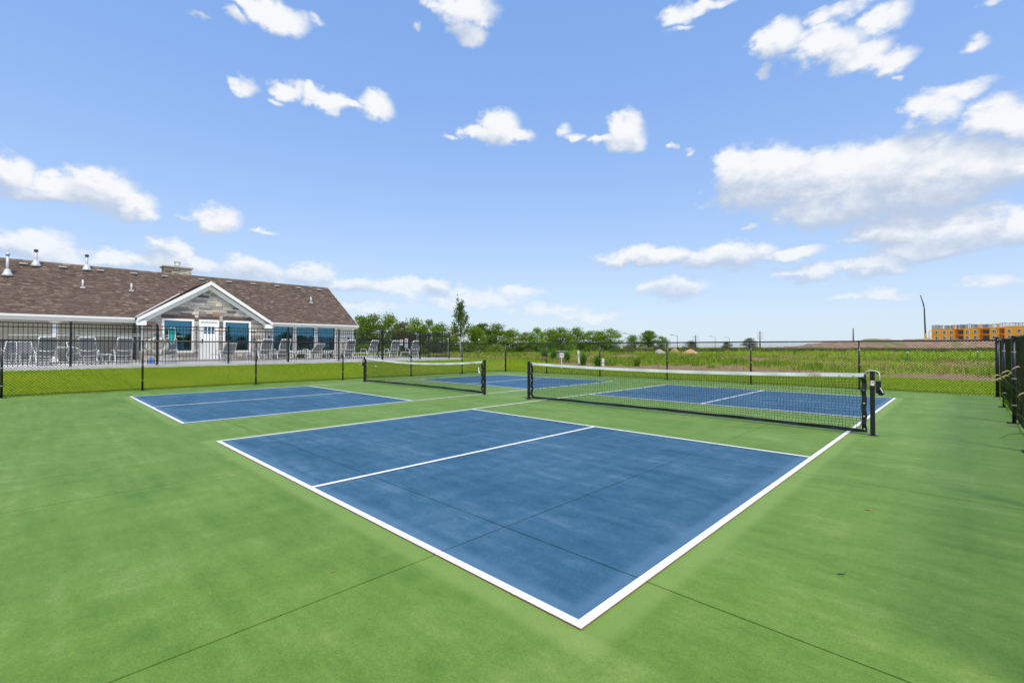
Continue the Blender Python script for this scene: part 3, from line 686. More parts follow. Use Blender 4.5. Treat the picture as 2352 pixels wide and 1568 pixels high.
sw = part(MB().box(-30.63, -29.42, 2.17, 2.24, 2.58, 2.66).box(-30.63, -29.42, 2.17, 2.24, 1.0, 1.08).box(-30.63, -30.55, 2.17, 2.24, 1.08, 2.58).box(-29.5, -29.42, 2.17, 2.24, 1.08, 2.58), 'window', 'cream_siding')
MB().box(-30.55, -29.5, 2.2, 2.21, 1.08, 2.58).build('pane', 'tinted_glass', sw)
# --- white door with six lights
d0, d1 = DR[0] + .09, DR[1] - .09
dc = part(MB().box(GX0 - .03, GX0 + .05, DR[0], d0, DZ, 2.8).box(GX0 - .03, GX0 + .05, d1, DR[1], DZ, 2.8).box(GX0 - .03, GX0 + .05, d0, d1, 2.69, 2.8), 'door_frame', 'white_trim')
yy = [d0 + .15, d0 + .15 + .15, d0 + .15 + .18, d0 + .15 + .33, d0 + .15 + .36, d0 + .15 + .51]; zz = [2.02, 2.15, 2.18, 2.42]
dm = MB().box(GX0 - .05, GX0, d0 + .004, d1 - .004, DZ + .03, zz[0]).box(GX0 - .05, GX0, d0 + .004, d1 - .004, zz[3], 2.685).box(GX0 - .05, GX0, d0 + .004, yy[0], zz[0], zz[3]).box(GX0 - .05, GX0, yy[5], d1 - .004, zz[0], zz[3])
dm.box(GX0 - .05, GX0, yy[1], yy[2], zz[0], zz[3]).box(GX0 - .05, GX0, yy[3], yy[4], zz[0], zz[3]).box(GX0 - .049, GX0 - .001, yy[0], yy[1], zz[1], zz[2]).box(GX0 - .049, GX0 - .001, yy[2], yy[3], zz[1], zz[2]).box(GX0 - .049, GX0 - .001, yy[4], yy[5], zz[1], zz[2])
dm.box(GX0, GX0 + .012, d0 + .1, (d0 + d1) / 2 - .04, .8, 1.85).box(GX0, GX0 + .012, (d0 + d1) / 2 + .04, d1 - .1, .8, 1.85)
door = part(dm, 'door', 'white_trim')
for k in (0, 2, 4):
    for q_ in (0, 2): MB().box(GX0 - .03, GX0 - .022, yy[k], yy[k + 1], zz[q_], zz[q_ + 1]).build('pane', 'tinted_glass', door)
MB().lathe([(.03, 0), (.03, .05), (.012, .06)], 10, (GX0, d0 + .07, 1.52), 'x').build('handle', 'door_dark', door, True)
MB().box(GX0, GX0 + .03, d0 + .04, d0 + .1, 1.56, 1.72).build('keypad', 'door_dark', door)
MB().box(GX0 - .03, GX0 + .06, DR[0], DR[1], DZ, DZ + .03).build('threshold', 'galvanised', door)
# --- right wing: siding boards and three big windows
RX = -29.65
def board(y0, y1, z0, z1, X, parent):
    MB().prism([(X + .004, y0, z1), (X + .022, y0, z0), (X - .01, y0, z0), (X - .01, y0, z1)], (0, y1 - y0, 0)).build('siding_board', 'cream_siding', parent)
WR = [(8.62, 9.94, .98, 2.64), (9.98, 11.30, .98, 2.64), (11.34, 12.70, .98, 2.64)]
wall_r = part(MB().box(RX - .14, RX, 8.0, WR[0][0], DZ, 2.64).box(RX - .14, RX, WR[2][1], 13.95, DZ, 2.64).box(RX - .14, RX, WR[0][0], WR[2][1], DZ, .98).box(RX - .14, RX, WR[0][1], WR[1][0], .98, 2.64).box(RX - .14, RX, WR[1][1], WR[2][0], .98, 2.64), 'siding_wall', 'cream_siding')
z = DZ
while z < 2.6:
    z1 = min(z + .17, 2.64)
    if z1 <= 1.0: board(8.0, 13.9, z, z1, RX, wall_r)
    else: board(8.0, WR[0][0], z, z1, RX, wall_r); board(WR[2][1], 13.9, z, z1, RX, wall_r)
    z = z1
part(MB().box(RX - .02, RX + .035, 13.87, 13.99, DZ, 2.64), 'corner_board', 'white_trim')
for k, w in enumerate(WR): window(*w, RX, trim=.085, bars=((.3, .75) if k != 1 else (.55,)))
# --- end, back and inner walls, ceiling
part(MB().prism([(RX - .14, 13.95, DZ), (-38.3, 13.95, DZ), (-38.3, 13.95, 2.62), (RR, 13.95, RZ1 - .2), (RX - .14, 13.95, 2.62)], (0, -.14, 0)), 'end_wall', 'cream_siding')
part(MB().box(-38.3, -38.16, -13.9, 13.8, DZ, 2.62), 'back_wall', 'cream_siding')
part(MB().box(-33.1, -33.0, 2.34, 13.7, DZ, 2.66).box(-33.1, GX0 - .17, 2.35, 13.7, 2.67, 2.7), 'inner_wall', 'interior')
# --- porch
PBX = -33.0
wall_p = part(MB().box(PBX - .14, PBX, -13.9, 2.2, DZ, 2.66), 'porch_wall', 'cream_siding')
z = DZ
while z < 2.6: z1 = min(z + .17, 2.66); board(-13.9, 2.2, z, z1, PBX, wall_p); z = z1
part(MB().box(PBX, RE - .12, -13.9, 2.18, 2.6, 2.63), 'porch_ceiling', 'white_trim')
part(MB().box(-29.75, -29.5, -13.9, 2.18, 2.53, 2.598), 'porch_beam', 'cream_siding')
cols = [-1.03, -5.2, -9.4]
for k, cy in enumerate(cols):
    c = part(MB().box(-29.72, -29.53, cy - .085, cy + .085, DZ, 2.53), 'porch_column', 'white_trim')
    MB().box(-29.75, -29.5, cy - .12, cy + .12, DZ, DZ + .16).build('column_base', 'white_trim', c)
    for s_ in (-1, 1):   # curved brackets under the beam
        poly = [(-29.52, cy + s_ * .085, 2.53), (-29.52, cy + s_ * .085, 2.24)] + [(-29.52, cy + s_ * (.085 + .3 - .3 * cos(t)), 2.24 + .29 * sin(t)) for t in [pi / 2 * j / 8 for j in range(1, 9)]]
        MB().prism(poly, (-.21, 0, 0)).build('bracket', 'cream_siding', c)
poly = [(-29.52, 2.15, 2.53), (-29.52, 2.15, 2.4)] + [(-29.52, 2.15 - (.2 - .2 * cos(t)), 2.4 + .13 * sin(t)) for t in [pi / 2 * j / 6 for j in range(1, 7)]]
# --- roof
rb = MB().prism([(RE, -13.95, RZ0 - .03), (RR, -13.95, RZ1 - .03), (2 * RR - RE, -13.95, RZ0 - .03), (2 * RR - RE, -13.95, RZ0 - .14), (RR, -13.95, RZ1 - .14), (RE, -13.95, RZ0 - .14)], (0, 28.1, 0))
roof = part(rb, 'roof', 'shingle')
def shingles(b, O, A, U, LA, LU, limit=None, exp=.105, seed=1):
    r = random.Random(seed); A = Vector(A).normalized(); U = Vector(U).normalized(); n = A.cross(U); n = n if n.z > 0 else -n; O = Vector(O)
    k = 0; t = 0
    while t < LU:
        s0 = -r.uniform(0, .3)
        while s0 < LA:
            w = r.uniform(.09, .28); a, c = max(0, s0), min(LA, s0 + w - .004); s0 += w
            if c - a < .02: continue
            t1 = min(t + exp + .02, LU)
            if limit:
                lo, hi = limit(t); a, c = max(a, lo), min(c, hi)
                if c - a < .02: continue
            h0 = .017 + (.01 if r.random() < .4 else 0)
            p = [O + A * a + U * t + n * h0, O + A * c + U * t + n * h0, O + A * c + U * t1 + n * .004, O + A * a + U * t1 + n * .004]
            i = len(b.v); b.v += [tuple(x) for x in p] + [tuple(p[0] - n * h0), tuple(p[1] - n * h0)]
            b.f += [(i, i + 1, i + 2, i + 3), (i + 4, i + 5, i + 1, i)]
        t += exp
b = MB(); LU = math.hypot(RR - RE, RZ1 - RZ0)
shingles(b, (RE, -13.95, RZ0 - .03), (0, 1, 0), (RR - RE, 0, RZ1 - RZ0), 28.1, LU)
b.build('shingle_courses', 'shingle', roof, kind='stuff')
b = MB()
for k in range(95): y = -13.95 + 28.08 * k / 95; b.prism([(RR - .13, y, RZ1 - .1), (RR, y, RZ1 + .025 + .008 * (k % 2)), (RR + .13, y, RZ1 - .1)], (0, .29, 0))
b.build('ridge_caps', 'shingle', roof, kind='stuff')
MB().box(RR - 4.7, RR + 4.7, 14.402, 14.42, 0, .001) if False else None
MB().prism([(RE + .01, 14.153, RZ0 - .02), (RR, 14.153, RZ1 - .02), (RR, 14.153, RZ1 - .2), (RE + .01, 14.153, RZ0 - .2)], (0, .02, 0)).build('rake_board', 'white_trim', roof)
# gable roof
gb = MB(); ov = -28.6; bk = -32.75; hw = 3.2
gb.prism([(ov, GC - hw, GP - GS * hw - .02), (ov, GC, GP - .02), (ov, GC + hw, GP - GS * hw - .02), (ov, GC + hw, GP - GS * hw - .1), (ov, GC, GP - .1), (ov, GC - hw, GP - GS * hw - .1)], (bk - ov, 0, 0))
groof = part(gb, 'gable_roof', 'shingle')
ls = hw * math.hypot(1, GS)
for s_ in (-1, 1):
    b = MB(); shingles(b, (ov, GC + s_ * hw, GP - GS * hw - .02), (-1, 0, 0), (0, -s_, GS), ov - bk, ls, limit=lambda t: (0, ov - (RE - (GP - GS * hw + t * GS / math.hypot(1, GS) - RZ0) / rslope) + .12), seed=5 + s_)
    b.build('shingle_courses', 'shingle', groof, kind='stuff')
    # white fascia on the rake, soffit, frieze board on the stone, boxed return, valley flashing
    e0, e1 = GC + s_ * hw, GC
    ze, zp = GP - GS * hw - .03, GP - .03
    MB().prism([(ov + .002, e0, ze), (ov + .002, e1, zp), (ov + .002, e1, zp - .21), (ov + .002, e0, ze - .17)], (.025, 0, 0)).build('rake_fascia', 'white_trim', groof)
    MB().prism([(ov, e0, ze - .1), (ov, e1, zp - .1), (ov, e1, zp - .125), (ov, e0, ze - .125)], (GX0 - ov, 0, 0)).build('soffit', 'white_trim', groof)
    MB().prism([(GX0 + .06, e0 - s_ * .1, ze - .13), (GX0 + .06, e1, zp - .19), (GX0 + .06, e1, zp - .46), (GX0 + .06, e0 - s_ * .1, ze - .36)], (.03, 0, 0)).build('frieze_board', 'white_trim', groof)
    MB().box(GX0 + .0, ov - .03, min(e0, e0 - s_ * .38), max(e0, e0 - s_ * .38), ze - .36, ze - .12).build('eave_return', 'white_trim', groof)
    v0 = Vector((RE + .03, GC + s_ * (hw - .02), RZ0 + .03)); zq = GP - .6
    vx = RE - (zq - RZ0) / rslope; v1 = Vector((vx, GC + s_ * (GP - zq) / GS, zq + .06))
    MB().tube([v0, v1], .035, 4).build('valley_flashing', 'white_trim', groof)
for y0, y1 in ((-13.95, GC - hw - .02), (GC + hw + .02, 14.15)):
    gt = part(MB().prism([(RE + .01, y0, RZ0 - .03), (RE + .13, y0, RZ0 - .02), (RE + .12, y0, RZ0 - .1), (RE + .08, y0, RZ0 - .15), (RE + .01, y0, RZ0 - .15)], (0, y1 - y0, 0)), 'gutter', 'white_trim')
    MB().box(RE - .5, RE - .002, y0, y1, RZ0 - .175, RZ0 - .155).build('soffit', 'white_trim', gt)
    MB().box(RE - .02, RE + .008, y0, y1, RZ0 - .24, RZ0 - .176).build('fascia', 'white_trim', gt)
# roof vents and pipes
tilt = math.atan(rslope)
mat('vent_grey', (.3, .28, .26), .6, .1, 20)
vent_m = MB().prism([(-.17, -.19, 0), (.19, -.19, 0), (.19, -.19, .12), (.12, -.19, .15), (-.17, -.19, .05)], (0, .38, 0)).mesh('roof_vent', 'vent_grey')
slot_m = MB().box(.185, .196, -.17, .17, .015, .095).mesh('vent_slot', 'door_dark')
for y in (-2.12, -.66, .87, 2.32, 3.81, 5.68, 7.23, 8.71, 10.22, 11.72, 13.19, -3.6, -5.1):
    x = -33.6; o = ob('roof_vent', vent_m, roof, (x, y, roofz(x) - .01), (0, tilt, 0), (.75, .8, .75)); ob('vent_slot', slot_m, o)
def pipe(x, y, h, r, cone):
    z = roofz(x) - .03
    b = MB().tube([(x, y, z - .02), (x, y, z + h)], r, 10); o = b.build('vent_pipe', 'galvanised', roof, True)
    if cone: MB().lathe([(.24, -.02), (.18, .08), (r + .02, .34)], 14, (x, y, z)).build('pipe_flashing', 'galvanised', o, True)
    else: MB().box(x - .1, x + .1, y - .1, y + .1, z, z + .1).build('pipe_flashing', 'galvanised', o)
    if h > .5: MB().lathe([(r + .03, 0), (r + .03, .1), (r, .13)], 12, (x, y, z + h - .05)).build('pipe_cap', 'brick_brown' if x < -33 else 'galvanised', o, True)
pipe(-32.41, -2.65, 1.05, .055, 1); pipe(-33.56, -1.67, .8, .055, 1); pipe(-33.59, .3, .8, .055, 1)
pipe(-31.71, .04, .45, .045, 0); pipe(-31.72, 2.02, .45, .045, 0); pipe(-31.71, 11.86, .45, .045, 0)
# chimney
chim = part(MB().box(-34.9, -34.05, 3.85, 5.25, 4.9, 6.24), 'chimney', 'mortar')
z = 5.6
while z < 6.2:
    y = 3.85
    while y < 5.2:
        L_ = min(rs.uniform(.25, .5), 5.25 - y); ob('stone', rs.choice(stones), chim, (-34.05, y + L_ / 2, z + .05), None, (.04, L_ - .01, .092)); y += L_
    z += .1
MB().box(-35.0, -33.95, 3.75, 5.35, 6.24, 6.32).build('chimney_cap', 'cap_stone', chim)
MB().box(-34.6, -34.4, 4.5, 4.7, 6.32, 6.41).box(-34.62, -34.38, 4.45, 4.75, 6.41, 6.44).box(-34.6, -34.57, 4.46, 4.49, 6.44, 6.63).box(-34.43, -34.4, 4.46, 4.49, 6.44, 6.63).box(-34.6, -34.57, 4.71, 4.74, 6.44, 6.63).box(-34.43, -34.4, 4.71, 4.74, 6.44, 6.63).box(-34.65, -34.35, 4.42, 4.78, 6.63, 6.67).build('flue_cap', 'galvanised', chim)
# low planting along the right wing
def leaf_blob(n, rx, ry, rz, size, seed, zc=None):
    r = np.random.default_rng(seed); d = r.normal(size=(n, 3)); d /= np.linalg.norm(d, axis=1)[:, None]; d *= (r.random(n) ** .4)[:, None]
    c = d * np.array([rx, ry, rz]); c[:, 2] = np.abs(c[:, 2]) if zc is None else c[:, 2] + zc
    return leaf_cards(c, size, r)
def leaf_cards(c, size, r, up=0.):
    n = len(c); a = r.normal(size=(n, 3)); a[:, 2] += up; a /= np.linalg.norm(a, axis=1)[:, None]
    b_ = np.cross(a, r.normal(size=(n, 3))); b_ /= np.linalg.norm(b_, axis=1)[:, None]
    s_ = size * r.uniform(.6, 1.3, n)[:, None]
    v = np.stack([c - a * s_, c + b_ * s_ * .45, c + a * s_, c - b_ * s_ * .45], 1).reshape(-1, 3)
    return v, np.arange(4 * n).reshape(-1, 4)
names = ['low leafy shrub beside the stone wall corner under the right wing', 'low reddish-leaved shrub under the middle wing window', 'small shrub under the rightmost clubhouse window', 'low shrub at the right end of the clubhouse wall']
for k, y in enumerate((8.9, 10.1, 11.9, 13.2)):
    v, f = leaf_blob(260, .3, .42, .42, .07, 50 + k)
    t = thing('shrub', names[k], 'shrub', (-29.1, y, DZ), 0, 'shrubs along the clubhouse wall'); ob('foliage', np_mesh('foliage', v, f, 'shrub_leaf'), t)
    MB().tube([(0, 0, 0), (0, 0, .3)], .02, 5).build('stem', 'bark', t)
# ------------------------------------------------------------------ black iron pool fence
IH = 1.57
picket = MB().box(-.0085, .0085, -.0085, .0085, .04, IH - .02).mesh('picket', 'black_metal')
ipost = MB().box(-.032, .032, -.032, .032, 0, IH + .04).mesh('post', 'black_metal'); icap = MB().prism([(-.036, -.036, 0), (.036, -.036, 0), (.036, .036, 0), (-.036, .036, 0)], (0, 0, .015)).mesh('post_cap', 'black_metal'); ipl = MB().box(-.07, .07, -.07, .07, 0, .01).mesh('base_plate', 'black_metal')
def iron_fence(label, p0, posts, axis_, h=1., side=0):
    f = thing('iron_fence', label, 'fence', (p0[0], p0[1], DZ), 0, 'black iron fences round the pool deck')
    a0, a1 = min(posts), max(posts); V = (lambda t: (0, t, 0)) if axis_ == 'y' else (lambda t: (t, 0, 0)); rz = 0 if axis_ == 'y' else pi / 2
    for t in posts:
        p = ob('post', ipost, f, V(t), None, (1, 1, h)); ob('post_cap', icap, p, (0, 0, IH + .04)); ob('base_plate', ipl, p)
    for z in (IH * h - .03, IH * h - .17, .14):
        b = MB().box(-.014, .014, a0, a1, z - .016, z + .016) if axis_ == 'y' else MB().box(a0, a1, -.014, .014, z - .016, z + .016)
        b.build('rail', 'black_metal', f)
    t = a0 + .117
    while t < a1 - .03:
        if min(abs(t - p) for p in posts) > .045: ob('picket', picket, f, V(t), None, (1, 1, h))
        t += .117
    return f
IX = -21.9
iron_fence('tall black iron fence along the front edge of the pool deck', (IX, 0), [-5.85, -3.32, -.8, 1.71, 4.23, 6.74, 9.25, 11.75, 14.24, 16.4], 'y')
iron_fence('black iron fence closing the far end of the pool deck behind the last loungers', (0, 16.4), [-24.1, -26.3, -28.3], 'x') if False else None
f2 = iron_fence('black iron fence closing the far end of the pool deck behind the last loungers', (IX, 16.4), [-6.4, -4.3, -2.15], 'x')
for z in (IH - .03, IH - .17, .14): MB().box(-2.15, -.032, -.014, .014, z - .016, z + .016).build('rail', 'black_metal', f2)
for k in range(1, 18): ob('picket', picket, f2, (-2.15 + .117 * k, 0, 0))
iron_fence('lower black iron fence standing close before the right wing windows', (-28.3, 0), [8.0, 10.6, 12.95, 15.2, 16.4 - .06], 'y', .84)
# ------------------------------------------------------------------ pool furniture
def lounger_parts(root, ang, seat_l=1.45):
    w = .27; zs = .36; L_ = .84; bx, bz = sin(ang) * L_, cos(ang) * L_      # facing -X, back rises towards +X
    for s_ in (-1, 1):
        MB().tube([(-seat_l, s_ * w, zs - .03), (-seat_l + .08, s_ * w, zs), (0, s_ * w, zs), (.14, s_ * w, zs - .02)], .021, 7).build('seat_rail', 'chair_white', root, True)
        MB().tube([(0, s_ * (w - .035), zs), (bx * .5, s_ * (w - .02), zs + bz * .5), (bx, s_ * (w - .035), zs + bz)], .021, 7).build('back_rail', 'chair_white', root, True)
        MB().tube([(-.02, s_ * w, zs), (.06, s_ * w, .2), (.16, s_ * (w + .02), .015)], .02, 7).build('leg', 'chair_white', root, True)
        MB().tube([(-seat_l + .2, s_ * w, zs), (-seat_l + .1, s_ * w, .2), (-seat_l + .14, s_ * (w + .02), .015)], .02, 7).build('leg', 'chair_white', root, True)
        MB().tube([(bx * .55, s_ * (w - .02), zs + bz * .55), (.2, s_ * w, zs + .08), (-.3, s_ * w, zs + .02)], .014, 6).build('back_strut', 'chair_white', root, True)
        MB().tube([(-.62, s_ * w, zs + .01), (-.55, s_ * (w + .03), zs + .22), (-.1, s_ * (w + .03), zs + .22), (.02, s_ * w, zs + .03)], .018, 7).build('armrest', 'chair_white', root, True)
    b = MB(); n = 6
    for k in range(n + 1):
        u = k / n; x = bx * u; z = zs + bz * u; sag = .035 * sin(pi * u)
        b.v += [(x + sag, -w + .04, z), (x + sag, w - .04, z)]
    for k in range(n): b.f.append((2 * k, 2 * k + 1, 2 * k + 3, 2 * k + 2))
    o = b.build('back_sling', 'sling_grey', root); so = o.modifiers.new('thick', 'SOLIDIFY'); so.thickness = .008
    b = MB()
    for k in range(n + 1):
        u = k / n; b.v += [(-seat_l * u, -w + .02, zs - .03 * sin(pi * u)), (-seat_l * u, w - .02, zs - .03 * sin(pi * u))]
    for k in range(n): b.f.append((2 * k, 2 * k + 1, 2 * k + 3, 2 * k + 2))
    o = b.build('seat_sling', 'sling_grey', root); so = o.modifiers.new('thick', 'SOLIDIFY'); so.thickness = .008
    for x, z in ((bx, zs + bz), (.0, zs)): MB().tube([(x, -w + .03, z), (x + .02, 0, z - (.02 if x == 0 else 0)), (x, w - .03, z)], .02, 7).build('cross_bar', 'chair_white', root, True)
    bu = .3; MB().tube([(bx * bu + .05, -w + .03, zs + bz * bu), (bx * bu + .075, 0, zs + bz * bu - .03), (bx * bu + .05, w - .03, zs + bz * bu)], .018, 7).build('cross_bar', 'chair_white', root, True)
    MB().tube([(.11, -w, .13), (.11, w, .13)], .011, 6).build('cross_bar', 'chair_white', root, True); MB().tube([(.06, -w, .22), (.06, w, .22)], .011, 6).build('cross_bar', 'chair_white', root, True)
LG = 'white lounge chairs on the pool deck'
proto_up = thing('lounge_chair', 'x', 'lounge chair', (0, 0, 0), 0, LG); lounger_parts(proto_up, radians(30))
proto_lo = thing('lounge_chair', 'x', 'lounge chair', (0, 0, 0), 0, LG); lounger_parts(proto_lo, radians(52))
used = {}
lounge = [(-1.40, 0, 'leftmost grey-sling lounge chair, before the white porch column'), (-.2, 0, 'second grey-sling lounge chair from the left, before the porch opening'), (.89, 0, 'grey-sling lounge chair left of the life ring, before the dark porch door'),
          (2.45, 0, 'grey-sling lounge chair right of the life ring, below the turquoise skimmer net'), (4.7, 1, 'low reclined lounge chair standing before the white door of the clubhouse'), (6.33, 0, 'lounge chair before the right edge of the stone gable'),
          (7.2, 0, 'lounge chair before the leftmost wing window'), (8.85, 1, 'low reclined lounge chair before the middle wing window'), (10.8, 0, 'lounge chair before the right end of the clubhouse wall'),
          (12.2, 0, 'fourth lounge chair from the far corner of the pool deck, beside the signs'), (13.7, 0, 'second to last lounge chair near the far deck corner'), (15.2, 0, 'last lounge chair at the far right corner of the pool deck')]
for y, low, lab in lounge:
    p = proto_lo if low else proto_up
    o = copy_tree(p) if used.get(low) else p; used[low] = 1
    o.location = (-23.95 + (.02 * sin(y * 9)), y, DZ); o.rotation_euler.z = .16 * sin(y * 7.3); o['label'] = lab
def dining_chair(label, x, y, rz):
    t = thing('dining_chair', label, 'chair', (x, y, DZ), rz, 'white patio dining chairs'); w = .26
    for s_ in (-1, 1):
        MB().tube([(.3, s_ * w, .01), (.22, s_ * w, .42), (.27, s_ * (w - .02), .6), (.36, s_ * (w - .03), .93)], .015, 7).build('leg', 'chair_white', t, True)
        MB().tube([(-.26, s_ * w, .01), (-.22, s_ * w, .42), (-.24, s_ * (w + .02), .64), (.26, s_ * (w + .01), .66)], .015, 7).build('leg', 'chair_white', t, True)
        MB().tube([(-.22, s_ * w, .42), (.24, s_ * w, .4)], .013, 6).build('seat_rail', 'chair_white', t, True)
    MB().prism([(-.23, -w + .015, .415), (.23, -w + .015, .395), (.23, -w + .015, .402), (-.23, -w + .015, .422)], (0, 2 * w - .03, 0)).build('seat_sling', 'sling_grey', t)
    MB().prism([(.24, -w + .03, .45), (.26, -w + .03, .6), (.345, -w + .03, .91), (.355, -w + .03, .91), (.27, -w + .03, .6), (.25, -w + .03, .45)], (0, 2 * w - .06, 0)).build('back_sling', 'sling_grey', t)
    for z, x in ((.15, .28), (.93, .36)): MB().tube([(x, -w + .02, z), (x, w - .02, z)], .012, 6).build('cross_bar', 'chair_white', t, True)
dining_chair('patio chair with grey sling at the far left under the porch', -28.1, -2.5, .5); dining_chair('patio chair with grey sling between porch wall and leftmost lounge chair', -28.1, -1.93, -.25); dining_chair('patio chair turned sideways at the white table under the porch', -28.0, -.28, -1.9)
def table(label, x, y, r, h):
    t = thing('patio_table', label, 'table', (x, y, DZ), 0, 'white patio tables'); MB().lathe([(r, h - .03), (r + .01, h - .015), (r, h)], 24).build('table_top', 'chair_white', t, True)
    MB().lathe([(r - .03, h - .06), (r - .03, h - .031)], 24).build('apron', 'chair_white', t, True)
    for k in range(4):
        a = pi / 4 + k * pi / 2; c_, s_ = cos(a), sin(a); MB().tube([(c_ * r * .85, s_ * r * .85, h - .04), (c_ * r * .45, s_ * r * .45, h * .5), (c_ * r * .8, s_ * r * .8, .01)], .014, 6).build('leg', 'chair_white', t, True)
table('round white patio table beside the porch column', -27.8, -.85, .45, .72); table('small white side table between the two porch lounge chairs', -24.3, .35, .23, .42); table('small white side table right of the first wing lounge chairs', -24.6, 8.05, .25, .45); table('small white side table before the wing end wall', -24.6, 9.85, .22, .42)
# life ring, poles, skimmer on the fence
lr = thing('life_ring', 'white life ring buoy hanging on the black iron fence post', 'life ring', (IX - .13, 1.74, 1.32))
b = MB(); R_, r_ = .3, .085; n, m_ = 32, 10
for i in range(n):
    for j in range(m_):
        t, p = 2 * pi * i / n, 2 * pi * j / m_; b.v.append((r_ * sin(p) * .8, (R_ + r_ * cos(p)) * cos(t), (R_ + r_ * cos(p)) * sin(t)))
for i in range(n):
    for j in range(m_): b.f.append((i * m_ + j, ((i + 1) % n) * m_ + j, ((i + 1) % n) * m_ + (j + 1) % m_, i * m_ + (j + 1) % m_))
b.build('ring', 'white_plastic', lr, True)
MB().tube([(.03, (R_ + .11 + .035 * cos(8 * t)) * cos(t), (R_ + .11 + .035 * cos(8 * t)) * sin(t)) for t in [2 * pi * k / 48 for k in range(49)]], .008, 5).build('grab_line', 'dark_ink', lr, True)
for k in range(4): a = pi / 4 + k * pi / 2; MB().box(-.078, .078, -.06, .06, -.096, .096).build('band', 'cap_stone', lr).matrix_local = Matrix.Translation((0, R_ * cos(a), R_ * sin(a))) @ Matrix.Rotation(a, 4, 'X')
MB().tube([(.02, 0, R_ + .05), (.11, 0, R_ + .1)], .01, 5).build('hook', 'galvanised', lr, True)
po = thing('skimmer_pole', 'long white pole with turquoise leaf skimmer net on the iron fence', 'pool pole', (IX - .1, 0, 1.81))
MB().tube([(0, -1.6, 0), (0, 2.3, -.02)], .018, 8).build('pole', 'white_plastic', po, True)
b = MB(); prof = [(0, .12), (.11, .26), (.13, .1), (.12, -.15), (.07, -.36), (0, -.42), (-.07, -.33), (-.1, -.1), (-.1, .15), (-.07, .26)]
for y, z in prof: b.v.append((.03, 2.2 + y, z))
for y, z in prof: b.v.append((-.05 - .04 * (abs(z) < .2), 2.2 + y * .8, z * .9))
n = len(prof); b.f.append(tuple(range(n))); b.f.append(tuple(reversed(range(n, 2 * n)))); b.f += [(k, (k + 1) % n, n + (k + 1) % n, n + k) for k in range(n)]
b.build('leaf_net', 'turquoise_net', po); MB().tube([(.035, 2.2 + y, z) for y, z in prof[1:] + prof[1:2]], .012, 6).build('net_frame', 'white_plastic', po, True)
for y in (-.8, 1.71): MB().box(-.03, .07, y - .015, y + .015, -.03, .0).build('bracket', 'black_metal', po)
p2 = thing('rescue_pole', 'lower long white rescue pole hanging on the iron fence', 'pool pole', (IX - .1, 0, 1.70)); MB().tube([(0, -2.35, 0), (0, 2.62, .03)], .016, 8).build('pole', 'white_plastic', p2, True)
MB().tube([(0, 2.3, .03), (0, 2.66, .03)], .024, 8).build('grip', 'cap_stone', p2, True)
for y in (-.8, 1.71): MB().box(-.03, .07, y - .015, y + .015, -.03, .005).build('bracket', 'black_metal', p2)
tw = thing('pool_towel', 'crumpled blue and white towel on the deck below the life ring', 'towel', (-23.3, 1.72, DZ))
v, f = leaf_blob(1, .1, .1, .1, .1, 1)
b = MB(); r = random.Random(3); n = 10
for i in range(n):
    for j in range(n): x, y = (i / (n - 1) - .5), (j / (n - 1) - .5); b.v.append((x * .3, y * .26, max(.005, .26 * (1 - (2.0 * max(abs(x), abs(y))) ** 2) + r.uniform(-.03, .05))))
for i in range(n - 1):
    for j in range(n - 1): b.f.append((i * n + j, (i + 1) * n + j, (i + 1) * n + j + 1, i * n + j + 1))
b.build('cloth', 'blue_cloth', tw, True)
# signs on the far deck fence
for k, (dx, w, h, z, lab) in enumerate(((-5.35, .3, .4, 1.6, 'small white and red warning sign on the far iron fence'), (-4.75, .36, .62, 1.55, 'larger white pool sign with red top and blue print on the far iron fence'))):
    t = thing('pool_sign', lab, 'sign', (IX + dx, 16.38, z), 0, 'signs on the pool fence'); MB().box(-w / 2, w / 2, -.012, .0, -h / 2, h / 2).build('panel', 'white_plastic', t)
    MB().box(-w * .32, w * .32, -.016, -.013, h * .2, h * .4).build('heading', 'red_ink', t)
    for q_ in range(3 if k == 0 else 5): MB().box(-w * (.4 - .03 * (q_ % 2)), w * (.38 - .06 * ((q_ * 7) % 3)), -.016, -.013, h * (.08 - .11 * q_), h * (.08 - .11 * q_) + h * .05).build('print_line', 'blue_ink' if k else 'red_ink', t)
# ------------------------------------------------------------------ grass and weeds
def blades(pos, h, w, r, lean=.5, seg=2):
    n = len(pos); az = r.uniform(0, 2 * pi, n); d = np.stack([np.cos(az), np.sin(az), np.zeros(n)], 1); sd2 = np.stack([-d[:, 1], d[:, 0], d[:, 2]], 1)
    ln = (r.random(n) * lean)[:, None] * h[:, None]; up = np.array([0, 0, 1.])
    p0 = pos; p1 = pos + up * h[:, None] * .6 + d * ln * .35; p2 = pos + up * h[:, None] * (1 - .2 * r.random(n)[:, None]) + d * ln
    ww = w[:, None]
    v = np.stack([p0 - sd2 * ww, p0 + sd2 * ww, p1 + sd2 * ww * .8, p1 - sd2 * ww * .8, p2], 1).reshape(-1, 3)
    i = np.arange(n)[:, None] * 5
    f = np.concatenate([np.concatenate([i, i + 1, i + 2], 1), np.concatenate([i, i + 2, i + 3], 1), np.concatenate([i + 3, i + 2, i + 4], 1)])
    return v, f
R = np.random.default_rng(7)
def scatter(n, x0, x1, y0, y1): return R.uniform(x0, x1, n), R.uniform(y0, y1, n)
parts_ = []
for n, a in ((30000, (-21.5, SX0 - .03, -5, 24)), (22000, (SX0, 6, SY1 + .03, 24)), (2500, (SX1 + .02, 3.2, 2, 16))):
    parts_.append(np.stack(scatter(n, *a), 1))
xy = np.concatenate(parts_); z = terrain_z(xy[:, 0], xy[:, 1]); pos = np.column_stack([xy, z])
